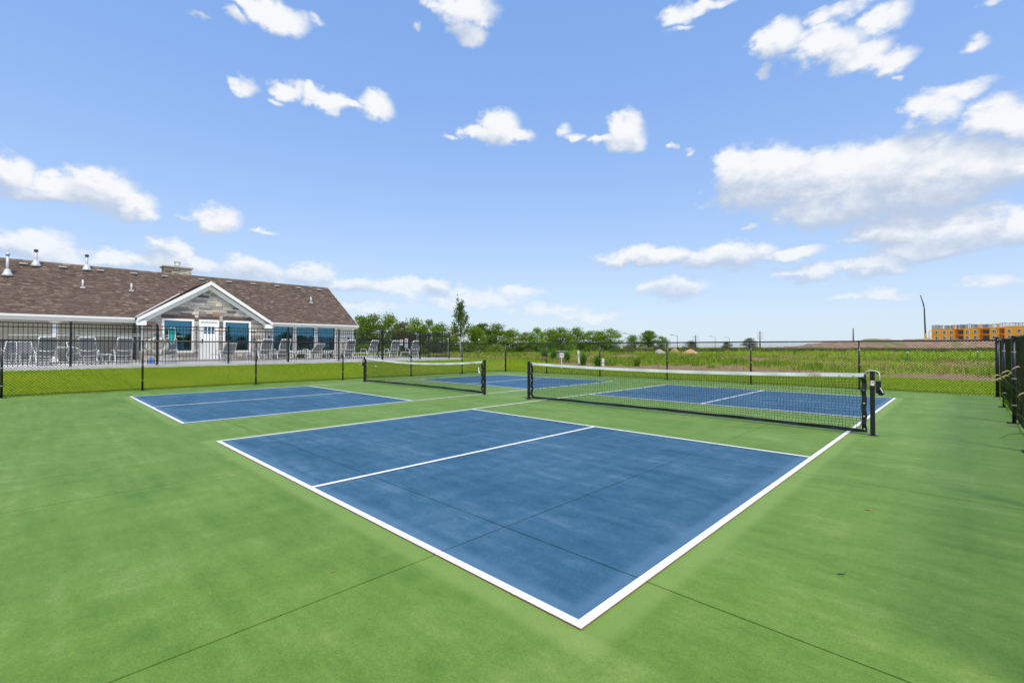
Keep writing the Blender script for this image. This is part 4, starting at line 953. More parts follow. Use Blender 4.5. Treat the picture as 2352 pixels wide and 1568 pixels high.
v, f = blades(pos, R.uniform(.018, .042, len(pos)), R.uniform(.006, .014, len(pos)), R, .9)
ob('lawn_grass', np_mesh('lawn_grass', v, f, 'lawn_blade'), kind='stuff')['label'] = 'short mown yellow-green lawn grass round the courts'
# rough weeds: clumps thin out with distance
def weeds(n, y0, y1, hmin, hmax, w, clump, spread, m, name, lab, keep=None):
    y = y0 + (y1 - y0) * R.random(n) ** 1.3
    x = R.uniform(-1.25, .16, n) * (y + 4) + 1; y = y
    if keep is not None: k = keep(x, y); x, y = x[k], y[k]
    n = len(x); hh = R.uniform(hmin, hmax, n) * (1 + .3 * np.sin(x * .7) * np.sin(y * .5))
    cx = np.repeat(x, clump) + R.normal(0, spread, n * clump); cy = np.repeat(y, clump) + R.normal(0, spread, n * clump)
    k = (cy > 22.5) & ~((cx > -40) & (cx < -21.) & (cy < 18)); cx, cy = cx[k], cy[k]; h = np.repeat(hh, clump)[k] * R.uniform(.5, 1.1, len(cx))
    p = np.column_stack([cx, cy, terrain_z(cx, cy) - .01]); ws = w * (1 + np.hypot(cx, cy) / 45) * R.uniform(.6, 1.3, len(cx))
    v, f = blades(p, h, ws, R, 1.0)
    o = ob(name, np_mesh(name, v, f, m), kind='stuff'); o['label'] = lab; return o
pat = lambda x, y: (np.sin(x * .21 + 1.7 * np.sin(y * .13)) + np.sin(y * .27 + x * .09) + .6 * np.sin(x * .9 + y * .6))
nodirt = lambda x, y: ~((y > 23.4) & (y < 29.3 + 1.8 * np.sin(x * .5)) & (x > -19) & (R.random(len(x)) < .985)) & ~((y > 44) & (y < 55) & (x > -33) & (x < -11) & (R.random(len(x)) < .6)) & (pat(x, y) > -.75 + R.normal(0, .25, len(x)))
weeds(9000, 23.5, 75, .12, .34, .011, 6, .12, 'weed_blade', 'field_weeds', 'lush green weeds covering the field beyond the courts', nodirt)
weeds(11500, 23.5, 110, .16, .4, .01, 5, .16, 'weed_dry', 'dry_weeds', 'dry straw-coloured weeds scattered over the field', lambda x, y: ((pat(x, y) < .45 + R.normal(0, .5, len(x))) | ((x < -19) & (y < 42))) & ~((y < 29) & (x > -19) & (R.random(len(x)) < .93)))
weeds(5200, 75, 150, .3, .8, .014, 5, .4, 'weed_blade', 'far_field_weeds', 'distant tall green weeds at the back of the field')
weeds(1500, 26, 70, .3, .62, .012, 26, .22, 'weed_blade', 'weed_clumps', 'taller bushy green weed clumps dotted over the field', lambda x, y: (pat(x, y) > .15) & ~((y < 30) & (x > -19) & (R.random(len(x)) < .8)))
# darker belt of tall weeds before the earth berm
t_ = R.random(3800); px_ = 1425 + t_ * 1035; dd_ = 105 + R.normal(0, 5, 3800) + 25 * t_
bx_ = np.array([list(CAM + ray(p, 796.) * d) for p, d in zip(px_, dd_)]); cx = np.repeat(bx_[:, 0], 5) + R.normal(0, .5, 19000); cy = np.repeat(bx_[:, 1], 5) + R.normal(0, .5, 19000)
v, f = blades(np.column_stack([cx, cy, terrain_z(cx, cy)]), R.uniform(.6, 1.35, 19000), R.uniform(.03, .07, 19000), R, .8)
ob('tall_weeds', np_mesh('tall_weeds', v, f, 'tree_leaf_dry'), kind='stuff')['label'] = 'belt of tall dark weeds at the foot of the earth berm'
# ------------------------------------------------------------------ earth berm
A_ = CAM + ray(1640, 796) * 170; A_.z = 0; n, m_ = 90, 14; b = MB(); perp = Vector((FW.x, FW.y, 0)).normalized()
for i in range(n + 1):
    u = i / n; lat = u * 190
    hgt = 4.3 * float(sst(np.array(lat), 2, 62)) * (1 - .2 * float(sst(np.array(lat), 85, 110))) + .25 * sin(lat * .35) + .15 * sin(lat * .9 + 1)
    for j in range(m_ + 1):
        w = j / m_; c = A_ + RT * lat + perp * ((w - .5) * 34)
        b.v.append((c.x, c.y, -.3 + max(0, hgt) * (sin(pi * w) ** 1.3) + .18 * sin(i * 1.7 + j * 2.9)))
for i in range(n):
    for j in range(m_): o = i * (m_ + 1) + j; b.f.append((o, o + 1, o + m_ + 2, o + m_ + 1))
b.build('earth_berm', 'berm_soil', None, True, 'structure')
# ------------------------------------------------------------------ trees
def limb_tree(seed, H, rx, trunk_h, leaves, lsize, nclump, shape='round'):
    r = random.Random(seed); rn = np.random.default_rng(seed); tb = MB()
    top = Vector((r.uniform(-.3, .3), r.uniform(-.3, .3), H * .8))
    tb.tube([(0, 0, -.1), (r.uniform(-.1, .1), r.uniform(-.1, .1), H * .3), tuple(top * .7), tuple(top)], [H * .026, H * .02, H * .013, H * .005], 7)
    cs = []
    for k in range(nclump):
        a = r.uniform(0, 2 * pi); zf = r.random()
        prof = (sin(pi * min(1, .18 + .82 * zf)) ** .55) if shape == 'round' else (.25 + .75 * (1 - zf))
        rad = rx * prof * (r.random() ** .45); zc = trunk_h + (H - trunk_h) * zf
        c = Vector((cos(a) * rad, sin(a) * rad, zc * (1 - .06 * (rad / rx) ** 2))); cs.append(c)
        if k % 2 == 0:
            s0 = Vector((0, 0, max(trunk_h * .7, c.z - rad * .9 - .3))); mid = (s0 + c) / 2 + Vector((0, 0, -.1 * rad)); tb.tube([s0, mid, c], [H * .009, H * .006, H * .002], 5)
    per = leaves // nclump; C_ = []
    for c in cs:
        s_ = rx * r.uniform(.16, .3); p = rn.normal(0, 1, (per, 3)) * np.array([s_, s_, s_ * .62]); p = p * np.minimum(1, 1.6 * s_ / (np.linalg.norm(p, axis=1)[:, None] + 1e-6)); C_.append(p + np.array(c))
    v, f = leaf_cards(np.concatenate(C_), lsize, rn)
    return tb.mesh('trunk', 'bark', True), np_mesh('crown', v, f, 'tree_leaf')
TV = [limb_tree(100 + k, 8., rx, th, 5600, .19, 60) for k, (rx, th) in enumerate(((2.6, .9), (3.1, .6), (2.2, 1.2), (2.9, .4), (2.4, 2.2)))]
TVd = []
for t_, c_ in TV[:]:
    c2 = c_.copy(); c2.materials.clear(); c2.materials.append(MATS['tree_leaf_dry']); TVd.append((t_, c2))
TVb = []
for t_, c_ in TV[:]:
    c2 = c_.copy(); c2.materials.clear(); c2.materials.append(MATS['tree_leaf_bright']); TVb.append((t_, c2))
BV = []
for k in range(3):
    v, f = leaf_blob(1600, 2.4, 2.0, 2.2, .2, 300 + k); BV.append(np_mesh('foliage', v, f, ('tree_leaf', 'tree_leaf_bright', 'tree_leaf')[k]))
stem_m = MB().tube([(0, 0, -.1), (0, .1, 1.2)], [.1, .05], 6).mesh('stem', 'bark')
def tree(label, px, top, depth, k, dry=False, sw=1., rz=0, name='broadleaf_tree', group='trees in the far tree line'):
    p = at_depth(px, 796, depth); gz = float(terrain_z(p.x, p.y)); H = (CAM + ray(px, top) * depth).z - gz
    s_ = H / 8.3; t = thing(name, label, 'tree', (p.x, p.y, gz), rz, group); tm, cm = (TVd if dry == 1 else TVb if dry == 2 else TV)[k]
    ob('trunk', tm, t, None, None, (s_ * sw, s_ * sw, s_)); ob('crown', cm, t, None, None, (s_ * sw, s_ * sw, s_)); return t
ordn = ['first', 'second', 'third', 'fourth', 'fifth', 'sixth', 'seventh', 'eighth', 'ninth', 'tenth', 'eleventh', 'twelfth', 'thirteenth', 'fourteenth', 'fifteenth', 'sixteenth', 'seventeenth', 'eighteenth', 'nineteenth', 'twentieth']
TL = [(826, 727, 92, 0, 0), (858, 722, 95, 1, 0), (893, 723, 98, 3, 0), (925, 738, 90, 2, 1), (952, 731, 99, 1, 0), (985, 736, 97, 0, 0), (1014, 744, 92, 3, 0), (1040, 752, 100, 2, 1), (1086, 749, 96, 3, 0), (1110, 744, 104, 0, 0), (1140, 743, 108, 1, 0),
      (1178, 757, 105, 3, 0), (1208, 763, 110, 1, 1), (1234, 754, 106, 0, 0), (1262, 757, 112, 3, 0), (1288, 752, 108, 1, 0), (1326, 753, 112, 3, 0), (1356, 760, 110, 1, 0), (1378, 761, 114, 3, 0), (1402, 755, 108, 1, 0)]
for i, (px, top, d, k, dry) in enumerate(TL):
    lab = ('%s broadleaf tree from the clubhouse roof in the far tree line' % ordn[i]) if i < 12 else ('%s tree from the right end of the dense far tree line' % ordn[19 - i])
    tree(lab, px, top, d, k, dry or (2 if i % 3 != 0 else 0), (1.1 if i < 8 else 1.45) + .2 * sin(i * 2.3), i * 1.1)
tree('small round tree beside the leftmost far street lamp', 1455, 770, 118, 3, 2, 1.5, .4); tree('tall open-crowned tree standing alone right of the far tree line', 1489, 758, 120, 4, 0, 1.35, 1.9); tree('small tree right of the lone open-crowned tree', 1519, 772, 119, 1, 2, 1.3, 2.6)
tree('low dark tree far off before the second street lamp', 1586, 783, 150, 3, True, 1.8, 2.6); tree('low flat clump of trees far off left of the power pole', 1722, 776, 330, 1, True, 1.8, .6); tree('low far tree left of the flat clump', 1670, 784, 330, 3, True, 1.8, .2)
for i, px in enumerate((826, 851, 880, 908, 938, 965, 995, 1022, 1075, 1102, 1132, 1160, 1190, 1220, 1246, 1274, 1300, 1330, 1360, 1386, 1412)):
    px += 6 * sin(i * 3.3); d = 84 + 12 * ((i * 7) % 5) / 4 + (px - 820) / 600 * 16; p = at_depth(px, 796, d); gz = float(terrain_z(p.x, p.y)); s_ = .5 + .75 * ((i * 13) % 7) / 7
    t = thing('understory_bush', ('%s bush from the left under the far tree line' % ordn[i]) if i < 20 else 'rightmost bush under the far tree line', 'bush', (p.x, p.y, gz), i * .9, 'bushes under the far tree line'); ob('foliage', BV[i % 3], t, None, None, (s_ * 1.25, s_ * 1.25, s_ * .95)); ob('stem', stem_m, t)
# trees on the near side of the site, mirrored in the clubhouse glass
for i in range(14):
    x, y, k, s_ = 116 + 6 * sin(i * 2.1), 8 + i * 6.6, i % 5, .66 + .1 * sin(i * 1.7) + (.2 if i == 3 else 0)
    t = thing('broadleaf_tree', '%s broadleaf tree of the row off to the right, mirrored in the clubhouse windows' % ordn[i], 'tree', (x, y, float(terrain_z(x, y))), i, 'trees right of the courts'); ob('trunk', TV[k][0], t, None, None, (s_ * 1.3, s_ * 1.3, s_)); ob('crown', TV[k][1], t, None, None, (s_ * 1.5, s_ * 1.5, s_))
# young staked tree by the deck corner
sp_ = at_depth(1057.7, 796, 36.); sz_ = float(terrain_z(sp_.x, sp_.y)); sap = thing('young_tree', 'young slender tree with upright branches and pale trunk beyond the deck corner', 'tree', (sp_.x, sp_.y, sz_))
Hs = (CAM + ray(1050, 678) * 36).z - sz_; tb = MB(); r = random.Random(9); rn = np.random.default_rng(9); C_ = []
MB().tube([(0, 0, -.1), (.02, 0, 1.55)], .035, 8).build('trunk', 'pale_bark', sap, True)
tb.tube([(.02, 0, 1.5), (0, 0, Hs * .6), tuple(-RT * .22 + Vector((0, 0, Hs * .97)))], [.035, .025, .006], 6)
for k in range(26):
    z0 = 1.3 + (Hs - 2.3) * (k / 26); a = k * 2.4; L_ = (1.35 - .9 * k / 26) * r.uniform(.75, 1.1); out = .8 - .5 * k / 26
    e = Vector((cos(a) * L_ * out, sin(a) * L_ * out, z0 + L_ * (1.0 + .3 * k / 26))); s0 = Vector((0, 0, z0)); mid = (s0 + e) / 2 + Vector((cos(a), sin(a), 0)) * .1
    tb.tube([s0, mid, e], [.016, .01, .004], 5)
    for j in range(105 if k < 14 else 50):
        u = r.uniform(.25, 1.02); c = s0 * (1 - u) ** 2 + mid * 2 * u * (1 - u) + e * u * u; C_.append(tuple(c + Vector((r.gauss(0, .09), r.gauss(0, .09), r.gauss(0, .1)))))
for q_ in range(2):
    for j in range(110): u = r.random(); c = Vector((0, 0, Hs * .62)).lerp((-RT * .3 if q_ == 0 else RT * .12) + Vector((0, 0, Hs * (.98 if q_ == 0 else .93))), u); C_.append(tuple(c + Vector((r.gauss(0, .07), r.gauss(0, .07), r.gauss(0, .06)))))
tb.tube([(0, 0, Hs * .55), tuple(RT * .12 + Vector((0, 0, Hs * .93)))], [.02, .005], 5)
tb.build('branches', 'bark', sap, True); v, f = leaf_cards(np.array(C_), .075, rn); ob('crown', np_mesh('crown', v, f, 'tree_leaf'), sap)
for k, (px, lab) in enumerate(((1029.5, 'left thin metal stake beside the young tree'), (1098, 'right dark metal stake leaning beside the young tree'))):
    p = at_depth(px, 796, 36.); zg = float(terrain_z(p.x, p.y)); t = thing('tree_stake', lab, 'stake', (p.x, p.y, zg), 0, 'stakes by the young tree'); MB().tube([(0, 0, -.05), (.0 if k == 0 else .1, 0, 1.45)], .02, 6).build('stake', 'galvanised' if k == 0 else 'lamp_grey', t); MB().lathe([(.035, 1.4), (.04, 1.44), (.03, 1.52)], 8, (0 if k == 0 else .1, 0, 0)).build('stake_cap', 'white_plastic', t)
# ------------------------------------------------------------------ ornamental grasses and the things beside them
og = [(1251, 835, .95, 'leftmost tall ornamental grass clump beyond the far fence'), (1272, 835, .98, 'second ornamental grass clump from the left, beside the grey cabinet'), (1303, 836, .85, 'short ornamental grass clump before the grey cabinet'), (1340, 838, .95, 'dark ornamental grass clump right of the white marker post'), (1372, 839, .72, 'rightmost short ornamental grass clump beyond the far fence'), (1463, 839, .7, 'loose bright weed clump alone in the field right of the ornamental grasses')]
for i, (px, py, h, lab) in enumerate(og):
    p = on_ground(px, py + 1.5); gz = float(terrain_z(p.x, p.y)); n = 420; rr = np.random.default_rng(60 + i)
    c = rr.normal(0, .06, (n, 2)); base = np.column_stack([c, np.zeros(n)])
    v, f = blades(base, rr.uniform(.35, 1.12, n) * h * 1.12, rr.uniform(.007, .012, n), rr, .8 if i < 5 else 1.3)
    ob('ornamental_grass', np_mesh('ornamental_grass', v, f, 'ornamental_blade' if i < 5 else 'weed_blade'), None, (p.x, p.y, gz)); tag(COL.objects[-1], lab, 'ornamental grass', 'grass clumps beyond the far fence')
def base_at(px, py):
    p = on_ground(px, py); return (p.x, p.y, float(terrain_z(p.x, p.y)))
cb = thing('utility_cabinet', 'low grey utility cabinet with pale lid behind the ornamental grasses', 'cabinet', base_at(1287, 833), YAW)
bevel(MB().box(-.52, .5, -.3, .3, 0, .78).build('body', 'cabinet_grey', cb), .02); bevel(MB().box(-.58, .56, -.36, .36, .78, .85).build('lid', 'gravel_grey', cb), .015); MB().box(-.02, .02, -.32, -.3, .1, .7).build('door_seam', 'lamp_grey', cb)
sg = thing('marker_sign', 'small white sign on a thin post before the grey cabinet', 'sign', base_at(1290, 846), YAW); MB().box(-.02, .02, -.02, .02, -.05, .86).build('post', 'white_plastic', sg); MB().box(-.12, .12, -.03, -.02, .68, .94).build('panel', 'white_plastic', sg); MB().box(-.07, .06, -.034, -.031, .79, .83).build('print_mark', 'dark_ink', sg)
wp = thing('marker_post', 'leaning white plastic marker post between two grass clumps', 'post', base_at(1330, 837), YAW); o = MB().prism([(-.07, -.04, -.05), (.07, -.04, -.05), (.07, .04, -.05), (-.07, .04, -.05)], (-.05, 0, .98)).build('post', 'white_plastic', wp); MB().prism([(-.13, -.05, .92), (.03, -.05, .92), (.03, .05, .92), (-.13, .05, .92)], (0, 0, .03)).build('post_cap', 'white_plastic', wp)
pe = thing('utility_pedestal', 'short white utility pedestal right of the ornamental grasses', 'pedestal', base_at(1384.5, 840), YAW); bevel(MB().box(-.085, .085, -.085, .085, -.05, .42).build('body', 'white_plastic', pe), .02); MB().box(-.07, .07, -.09, -.086, .2, .24).build('vent_slot', 'lamp_grey', pe); bevel(MB().box(-.095, .095, -.095, .095, .42, .5).build('lid', 'white_plastic', pe), .02)
# mounds
def mound(label, px, py, w, h, m, seed):
    p = base_at(px, py); r = random.Random(seed); b = MB(); n, m_ = 22, 7
    for j in range(m_ + 1):
        u = j / m_
        for i in range(n): a = 2 * pi * i / n; rr = w / 2 * u * (1 + .12 * sin(3 * a + seed) + r.uniform(-.05, .05)); b.v.append((rr * cos(a), rr * .8 * sin(a), h * (1 - u ** 1.6) * r.uniform(.9, 1.05) - .06))
    for j in range(m_):
        for i in range(n): b.f.append((j * n + i, j * n + (i + 1) % n, (j + 1) * n + (i + 1) % n, (j + 1) * n + i))
    tag(b.build('soil_mound', m, None, True), label, 'mound', 'mounds in the field').location = p
mound('grey gravel mound in the field, leftmost of three', 1514, 814, 2.3, .85, 'gravel_grey', 1); mound('small brown dirt mound in the middle of three', 1550, 811, 1.9, 1.0, 'dirt_tan', 2); mound('wide orange dirt mound, rightmost of three', 1586, 813.5, 3.4, 1.0, 'dirt_orange', 3)
# green stakes
for px, py, h, lean, lab in ((2077, 838, 1.35, .28, 'leaning green metal stake in the field left of the fence corner'), (2246, 840, 1.2, 0, 'upright green metal stake in the field near the fence corner')):
    t = thing('field_stake', lab, 'stake', base_at(px, py), YAW, 'green stakes in the field'); MB().box(-.025, .025, -.008, .008, -.05, h).box(-.006, .006, .008, .03, -.05, h).build('stake', 'stake_green', t).rotation_euler.y = lean; MB().box(-.03, .03, -.012, .034, h * .72, h * .78).build('clip', 'white_plastic', t).rotation_euler.y = lean
# pickup truck
tk = thing('pickup_truck', 'white pickup truck parked at the far edge of the field', 'truck', (0, 0, 0)); p = at_depth(1414, 796, 128); tk.location = (p.x, p.y, float(terrain_z(p.x, p.y)) + .0); tk.rotation_euler.z = YAW + radians(180 + 58)
prof = [(-2.7, .45), (2.65, .45), (2.72, .7), (2.65, 1.0), (1.5, 1.12), (.9, 1.72), (-.55, 1.74), (-.8, 1.15), (-2.7, 1.12)]
body = bevel(MB().prism([(x, -.92, z) for x, z in prof], (0, 1.84, 0)).build('body', 'car_white', tk), .06, 2)
for s_ in (-1, 1):
    MB().prism([(1.28, s_ * .93, 1.15), (.82, s_ * .93, 1.62), (.2, s_ * .93, 1.64), (.2, s_ * .93, 1.15)], (0, s_ * .01, 0)).build('side_window', 'car_glass', tk); MB().prism([(.1, s_ * .93, 1.15), (.1, s_ * .93, 1.64), (-.45, s_ * .93, 1.64), (-.62, s_ * .93, 1.15)], (0, s_ * .01, 0)).build('side_window', 'car_glass', tk)
    MB().box(2.66, 2.74, s_ * .72 - .16, s_ * .72 + .16, .78, .95).build('headlight', 'far_glass', tk)
    for x in (-1.75, 1.7):
        wh = MB().lathe([(.36, -.12), (.38, -.05), (.38, .05), (.36, .12)], 18, (x, s_ * .85, .38), 'y').build('wheel', 'tyre', tk, True); MB().lathe([(.2, -.01), (.18, .02)], 14, (x, s_ * .96, .38), 'y').build('rim', 'galvanised', wh)
MB().prism([(1.47, -.78, 1.16), (.95, -.7, 1.68), (.97, -.7, 1.69), (1.5, -.78, 1.17)], (0, 1.5, 0)).build('windscreen', 'car_glass', tk); MB().box(2.68, 2.74, -.5, .5, .6, .9).build('grille', 'lamp_grey', tk); MB().box(-2.55, -.9, -.8, .8, 1.125, 1.14).build('bed_cover', 'lamp_grey', tk)
# lamps and poles
def lamp(label, px, py, depth):
    top = at_depth(px, py, depth); t = thing('street_lamp', label, 'street lamp', (top.x, top.y, 0), 0, 'street lamps along the far road'); H = top.z
    MB().tube([(0, 0, 0), (0, 0, H)], [.12, .07], 8).build('pole', 'lamp_grey', t, True); e = -RT * 1.9 + Vector((0, 0, .35)); MB().tube([(0, 0, H - .1), tuple(e * .5 + Vector((0, 0, H))), tuple(e + Vector((0, 0, H)))], .05, 6).build('arm', 'lamp_grey', t, True)
    c = e + Vector((0, 0, H)); bevel(MB().box(c.x - .35, c.x + .35, c.y - .35, c.y + .35, c.z - .1, c.z + .06).build('lamp_head', 'lamp_grey', t), .03)
lamp('leftmost far street lamp beside the small trees', 1450.7, 768, 130); lamp('second far street lamp from the left, right of the lone trees', 1556, 771, 150); lamp('third far street lamp, left of the flat tree clump', 1642.6, 774, 190); lamp('rightmost far street lamp, next to the flat tree clump', 1675.2, 776, 210)
def pole(label, px, py, depth, arms, m='wood_pole'):
    top = at_depth(px, py, depth); t = thing('power_pole', label, 'power pole', (top.x, top.y, 0), 0, 'far power poles'); H = top.z; MB().tube([(0, 0, 0), (0, 0, H)], [.35, .22], 8).build('pole', m, t, True)
    for k in range(arms):
        z = H - 1.2 - 1.3 * k; MB().tube([tuple(-RT * 1.5 + Vector((0, 0, z))), tuple(RT * 1.5 + Vector((0, 0, z)))], .09, 5).build('crossarm', m, t)
        for s_ in (-1.4, 1.4): c = RT * s_; MB().lathe([(.1, 0), (.13, .15), (.05, .35)], 8, (c.x, c.y, z + .08)).build('insulator', 'galvanised', t)
pole('tall grey power pole with crossarms left of the berm', 1745.5, 760, 240, 3, 'lamp_grey'); pole('bare dark pole standing on the earth berm', 1959.8, 754, 182, 0); pole('thin far power pole left of the third street lamp', 1597.6, 769, 230, 2, 'lamp_grey')
# ------------------------------------------------------------------ orange apartment block under construction
P0 = at_depth(2140, 796, 290); P1 = at_depth(2352, 796, 254); P0.z = P1.z = 0; ax = (P1 - P0).normalized(); LEN = (P1 - P0).length + 16
ap = thing('apartment_block', 'orange sheathed apartment block under construction with bare steel framing on top', 'building', P0, math.atan2(ax.y, ax.x))
# local: x along the facade, -y towards the courts
blk = 39.8 / 1982
U = lambda x: (x - 370) * blk
TOP = 12.2; FLH = 3.35
balc = [(940, 1125), (1490, 1690), (1890, 1995)]; cuts = []
for a, c in balc: cuts.append((U(a), U(c)))
wins = [505, 690, 848, 1215, 1395, 1787, 2095, 2290, 2440, 2600]
b = MB(); xcur = 0
for a, c in cuts: b.box(xcur, a, 0, 14, 0, TOP + .15 * sin(xcur)); xcur = c
b.box(xcur, LEN, 0, 14, 0, TOP + .6)
for a, c in cuts: b.box(a, c, 1.8, 13.9, 0, TOP - .1)
b.build('wall', 'orange_board', ap)
rows_z = [10.05, 6.7, 3.35]
wf = MB().box(-.88, .88, -.08, .02, -.92, -.8).box(-.88, .88, -.08, .02, .8, .92).box(-.88, -.76, -.08, .02, -.8, .8).box(.76, .88, -.08, .02, -.8, .8).box(.2, .36, -.08, .02, -.8, .8).box(-.76, .2, -.07, .02, -.12, -.02).mesh('window', 'white_trim')
wp1 = MB().box(-.76, .2, -.03, -.01, -.8, .8).mesh('pane', 'far_glass'); wp2 = MB().box(.36, .76, -.03, -.01, -.8, .8).mesh('pane', 'far_glass')
for x in wins:
    if U(x) > LEN - 1: continue
    for z in rows_z: w = ob('window', wf, ap, (U(x), 0, z)); ob('pane', wp1, w); ob('pane', wp2, w)
for a, c in cuts:
    for z in rows_z:
        s_ = MB().box(a - .1, c + .1, -.5, 1.8, z - 1.55, z - 1.3).build('balcony_slab', 'orange_board', ap); MB().box(a + .7, c - .7, 1.7, 1.79, z - 1.25, z + .95).build('patio_opening', 'far_glass', s_); MB().box(a, c, -.42, -.36, z - .45, z - .35).build('handrail', 'steel_grey', s_)
    MB().box(a - .1, c + .1, -.5, 1.8, TOP - .4, TOP - .15).build('balcony_roof', 'orange_board', ap)
    MB().box(a - .9, a - .1, -.15, .4, TOP - .5, TOP + 2.0).build('parapet_pier', 'orange_board', ap)
x = 0.; k = 0; rr = random.Random(2)
while x < LEN - 1:       # steel stud framing of the top storey
    w = rr.uniform(1.6, 3.6); h = 2.3 + rr.uniform(-.25, .25); b = MB(); dense = rr.random() < .55
    for yy_ in (.3, 4.5):
        b.box(x, x + w, yy_, yy_ + .14, TOP + h - .15, TOP + h).box(x, x + w, yy_, yy_ + .14, TOP, TOP + .18)
        n = max(2, int(w / (.22 if dense else .6)))
        for q_ in range(n + 1): sx = x + w * q_ / n; b.box(sx - .05, sx + .05, yy_, yy_ + .14, TOP + .18, TOP + h - .15)
        if dense: b.box(x, x + w, yy_ + .02, yy_ + .1, TOP + h * .5, TOP + h * .5 + .12)
    b.build('stud_frame', 'steel_grey', ap); x += w + rr.choice((.15, .3, .9)); k += 1
for z in (10.9, 7.6, 4.3): MB().box(-1.6, 0, .5, 3, z, z + .25).build('end_balcony', 'orange_board', ap)
MB().box(-1.6, -1.4, .5, .7, 0, 11).build('scaffold_post', 'steel_grey', ap)
# crane boom
cr0 = at_depth(2128, 796, 270); cr0.z = 0; cz = thing('mobile_crane', 'tall thin black crane boom with yellow base left of the orange building', 'crane', cr0, 0)
q = lambda px, py: tuple(at_depth(px, py, 270) - cr0)
MB().tube([(0, 0, 1.4), q(2127, 782), q(2125.5, 765)], [.75, .65, .6], 6).build('boom_base', 'crane_yellow', cz); bm = MB().tube([q(2125.5, 765), q(2124, 735), q(2122.7, 706)], [.42, .36, .3], 6).build('boom', 'crane_black', cz); MB().tube([q(2122.7, 706), q(2121.5, 700), q(2118.5, 691), q(2113.9, 677.8)], [.36, .3, .26, .18], 6).build('jib', 'crane_black', cz); MB().lathe([(.5, -.3), (.5, .3)], 10, q(2122.7, 706)).build('knuckle', 'galvanised', bm)
MB().box(-4, 4, -1.3, 1.3, .6, 1.5).box(2.2, 3.9, -1.2, 1.2, 1.5, 2.9).build('carrier', 'crane_yellow', cz)
for x in (-3, -1.4, 1.2, 3):
    for s_ in (-1, 1): MB().lathe([(.6, -.2), (.6, .2)], 14, (x, s_ * 1.15, .6), 'y').build('wheel', 'tyre', cz)
# ------------------------------------------------------------------ weeds through the right fence
for i, (y, h, lab) in enumerate(((9.35, .95, 'foxtail weed with drooping yellow seed head by the nearest right fence post'), (10.9, .8, 'foxtail weed with seed heads between the two right fence posts'), (12.2, .7, 'foxtail weed with small heads near the far right fence corner'), (8.5, .6, 'short green weed at the foot of the right fence near the frame edge'))):
    rr = np.random.default_rng(80 + i); t = thing('foxtail_weed', lab, 'weed', (FR + .16, y, -.012), 0, 'weeds behind the right fence'); n = 26
    v, f = blades(np.column_stack([rr.normal(0, .06, (n, 2)), np.zeros(n)]), rr.uniform(.3, .8, n) * h, rr.uniform(.005, .009, n), rr, 1.1); ob('leaves', np_mesh('leaves', v, f, 'weed_blade'), t)
    for k in range(3 if i < 3 else 1):
        dx, dy = (-.1 - .12 * k) * (1 if i == 0 else .8), -.12 * k; top = h * (1.02 - .07 * k); st_ = MB().tube([(0, 0, 0), (dx * .4, dy * .4, top * .7), (dx, dy, top)], .003, 5).build('stem', 'leaf_green', t); MB().tube([(dx, dy, top), (dx - .04, dy - .02, top + .02), (dx - .09, dy - .04, top - .01), (dx - .12, dy - .05, top - .05)], [.005, .01, .009, .003], 7).build('seed_head', 'seed_head', st_, True)
# grass creeping onto the slab below the fence
for i, (y, lab) in enumerate(((7.9, 'stray green grass blade arching over the slab edge at right'), (7.35, 'second stray grass blade curling on the slab edge at right'))):
    t = thing('stray_blade', lab, 'grass blade', (FR + .09, y, 0.0), 0, 'stray blades at the slab edge'); MB().tube([(0, 0, .005), (-.1, -.03, .09), (-.24, -.08, .07), (-.34, -.13, .006)] if i == 0 else [(0, 0, .005), (-.08, -.1, .1), (-.13, -.16, .05), (-.1, -.2, .006)], [.006, .008, .006, .002], 5).build('blade', 'leaf_green', t, True)
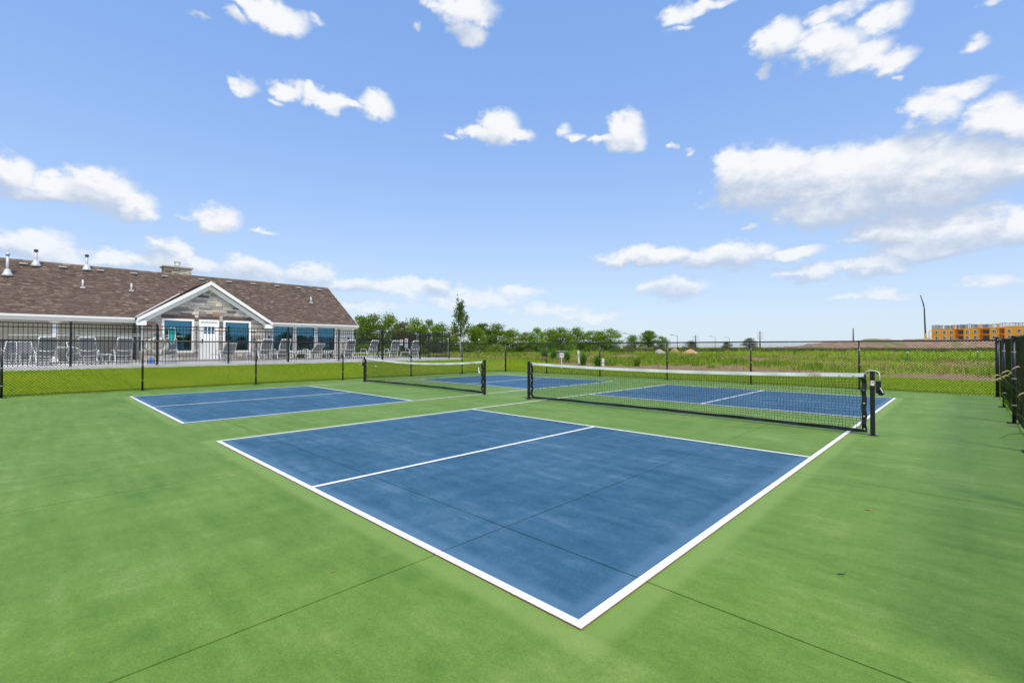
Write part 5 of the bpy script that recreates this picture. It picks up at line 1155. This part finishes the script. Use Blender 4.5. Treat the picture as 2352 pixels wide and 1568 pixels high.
# leaf litter on the courts and scraps on the lawn
def leaf(px, py, L_, m, lab, rz):
    p = on_ground(px, py); b = MB(); n = 6
    for k in range(n + 1):
        u = k / n; w = .3 * L_ * sin(pi * min(.98, .05 + .93 * u)); z = .003 + .18 * L_ * (2 * u - 1) ** 2; b.v += [(L_ * (u - .5), -w / 2, z + w * .25), (L_ * (u - .5), 0, z), (L_ * (u - .5), w / 2, z + w * .25)]
    for k in range(n): b.f += [(3 * k, 3 * k + 1, 3 * k + 4, 3 * k + 3), (3 * k + 1, 3 * k + 2, 3 * k + 5, 3 * k + 4)]
    o = b.build('fallen_leaf', m); o.location = (p.x, p.y, 0.001); o.rotation_euler.z = rz; tag(o, lab, 'leaf', 'fallen leaves on the court'); so = o.modifiers.new('t', 'SOLIDIFY'); so.thickness = .0012
leaf(1996, 1172, .06, 'leaf_brown', 'brown dry leaf on the green surface right of the near court', .6); leaf(1934, 1319, .06, 'leaf_green', 'curled dark green leaf on the green surface at lower right', .9); leaf(1180, 1368, .03, 'leaf_brown', 'small brown leaf on the near blue court', .2); leaf(765, 1313, .03, 'leaf_brown', 'tiny brown leaf on the green surface left of the near court', 1.2)
for px, py, zz_, lab in ((557.5, 846.5, .25, 'pale crumpled paper scrap on the lawn behind the left court'), (862.5, 847, .22, 'small pale scrap on the lawn behind the second net'), (1040, 833, .3, 'tiny white scrap on the lawn right of the deck corner')):
    p = on_ground(px, py, zz_); p.z = float(terrain_z(p.x, p.y)); b = MB(); r = random.Random(px); n = 5
    for i in range(n):
        for j in range(n): b.v.append(((i / 4 - .5) * .14, (j / 4 - .5) * .12, max(.02, .07 - .12 * ((i / 4 - .5) ** 2 + (j / 4 - .5) ** 2)) + r.uniform(0, .035)))
    for i in range(n - 1):
        for j in range(n - 1): b.f.append((i * n + j, (i + 1) * n + j, (i + 1) * n + j + 1, i * n + j + 1))
    o = b.build('paper_scrap', 'paper'); o.location = p; tag(o, lab, 'scrap', 'scraps on the lawn'); so = o.modifiers.new('t', 'SOLIDIFY'); so.thickness = .003
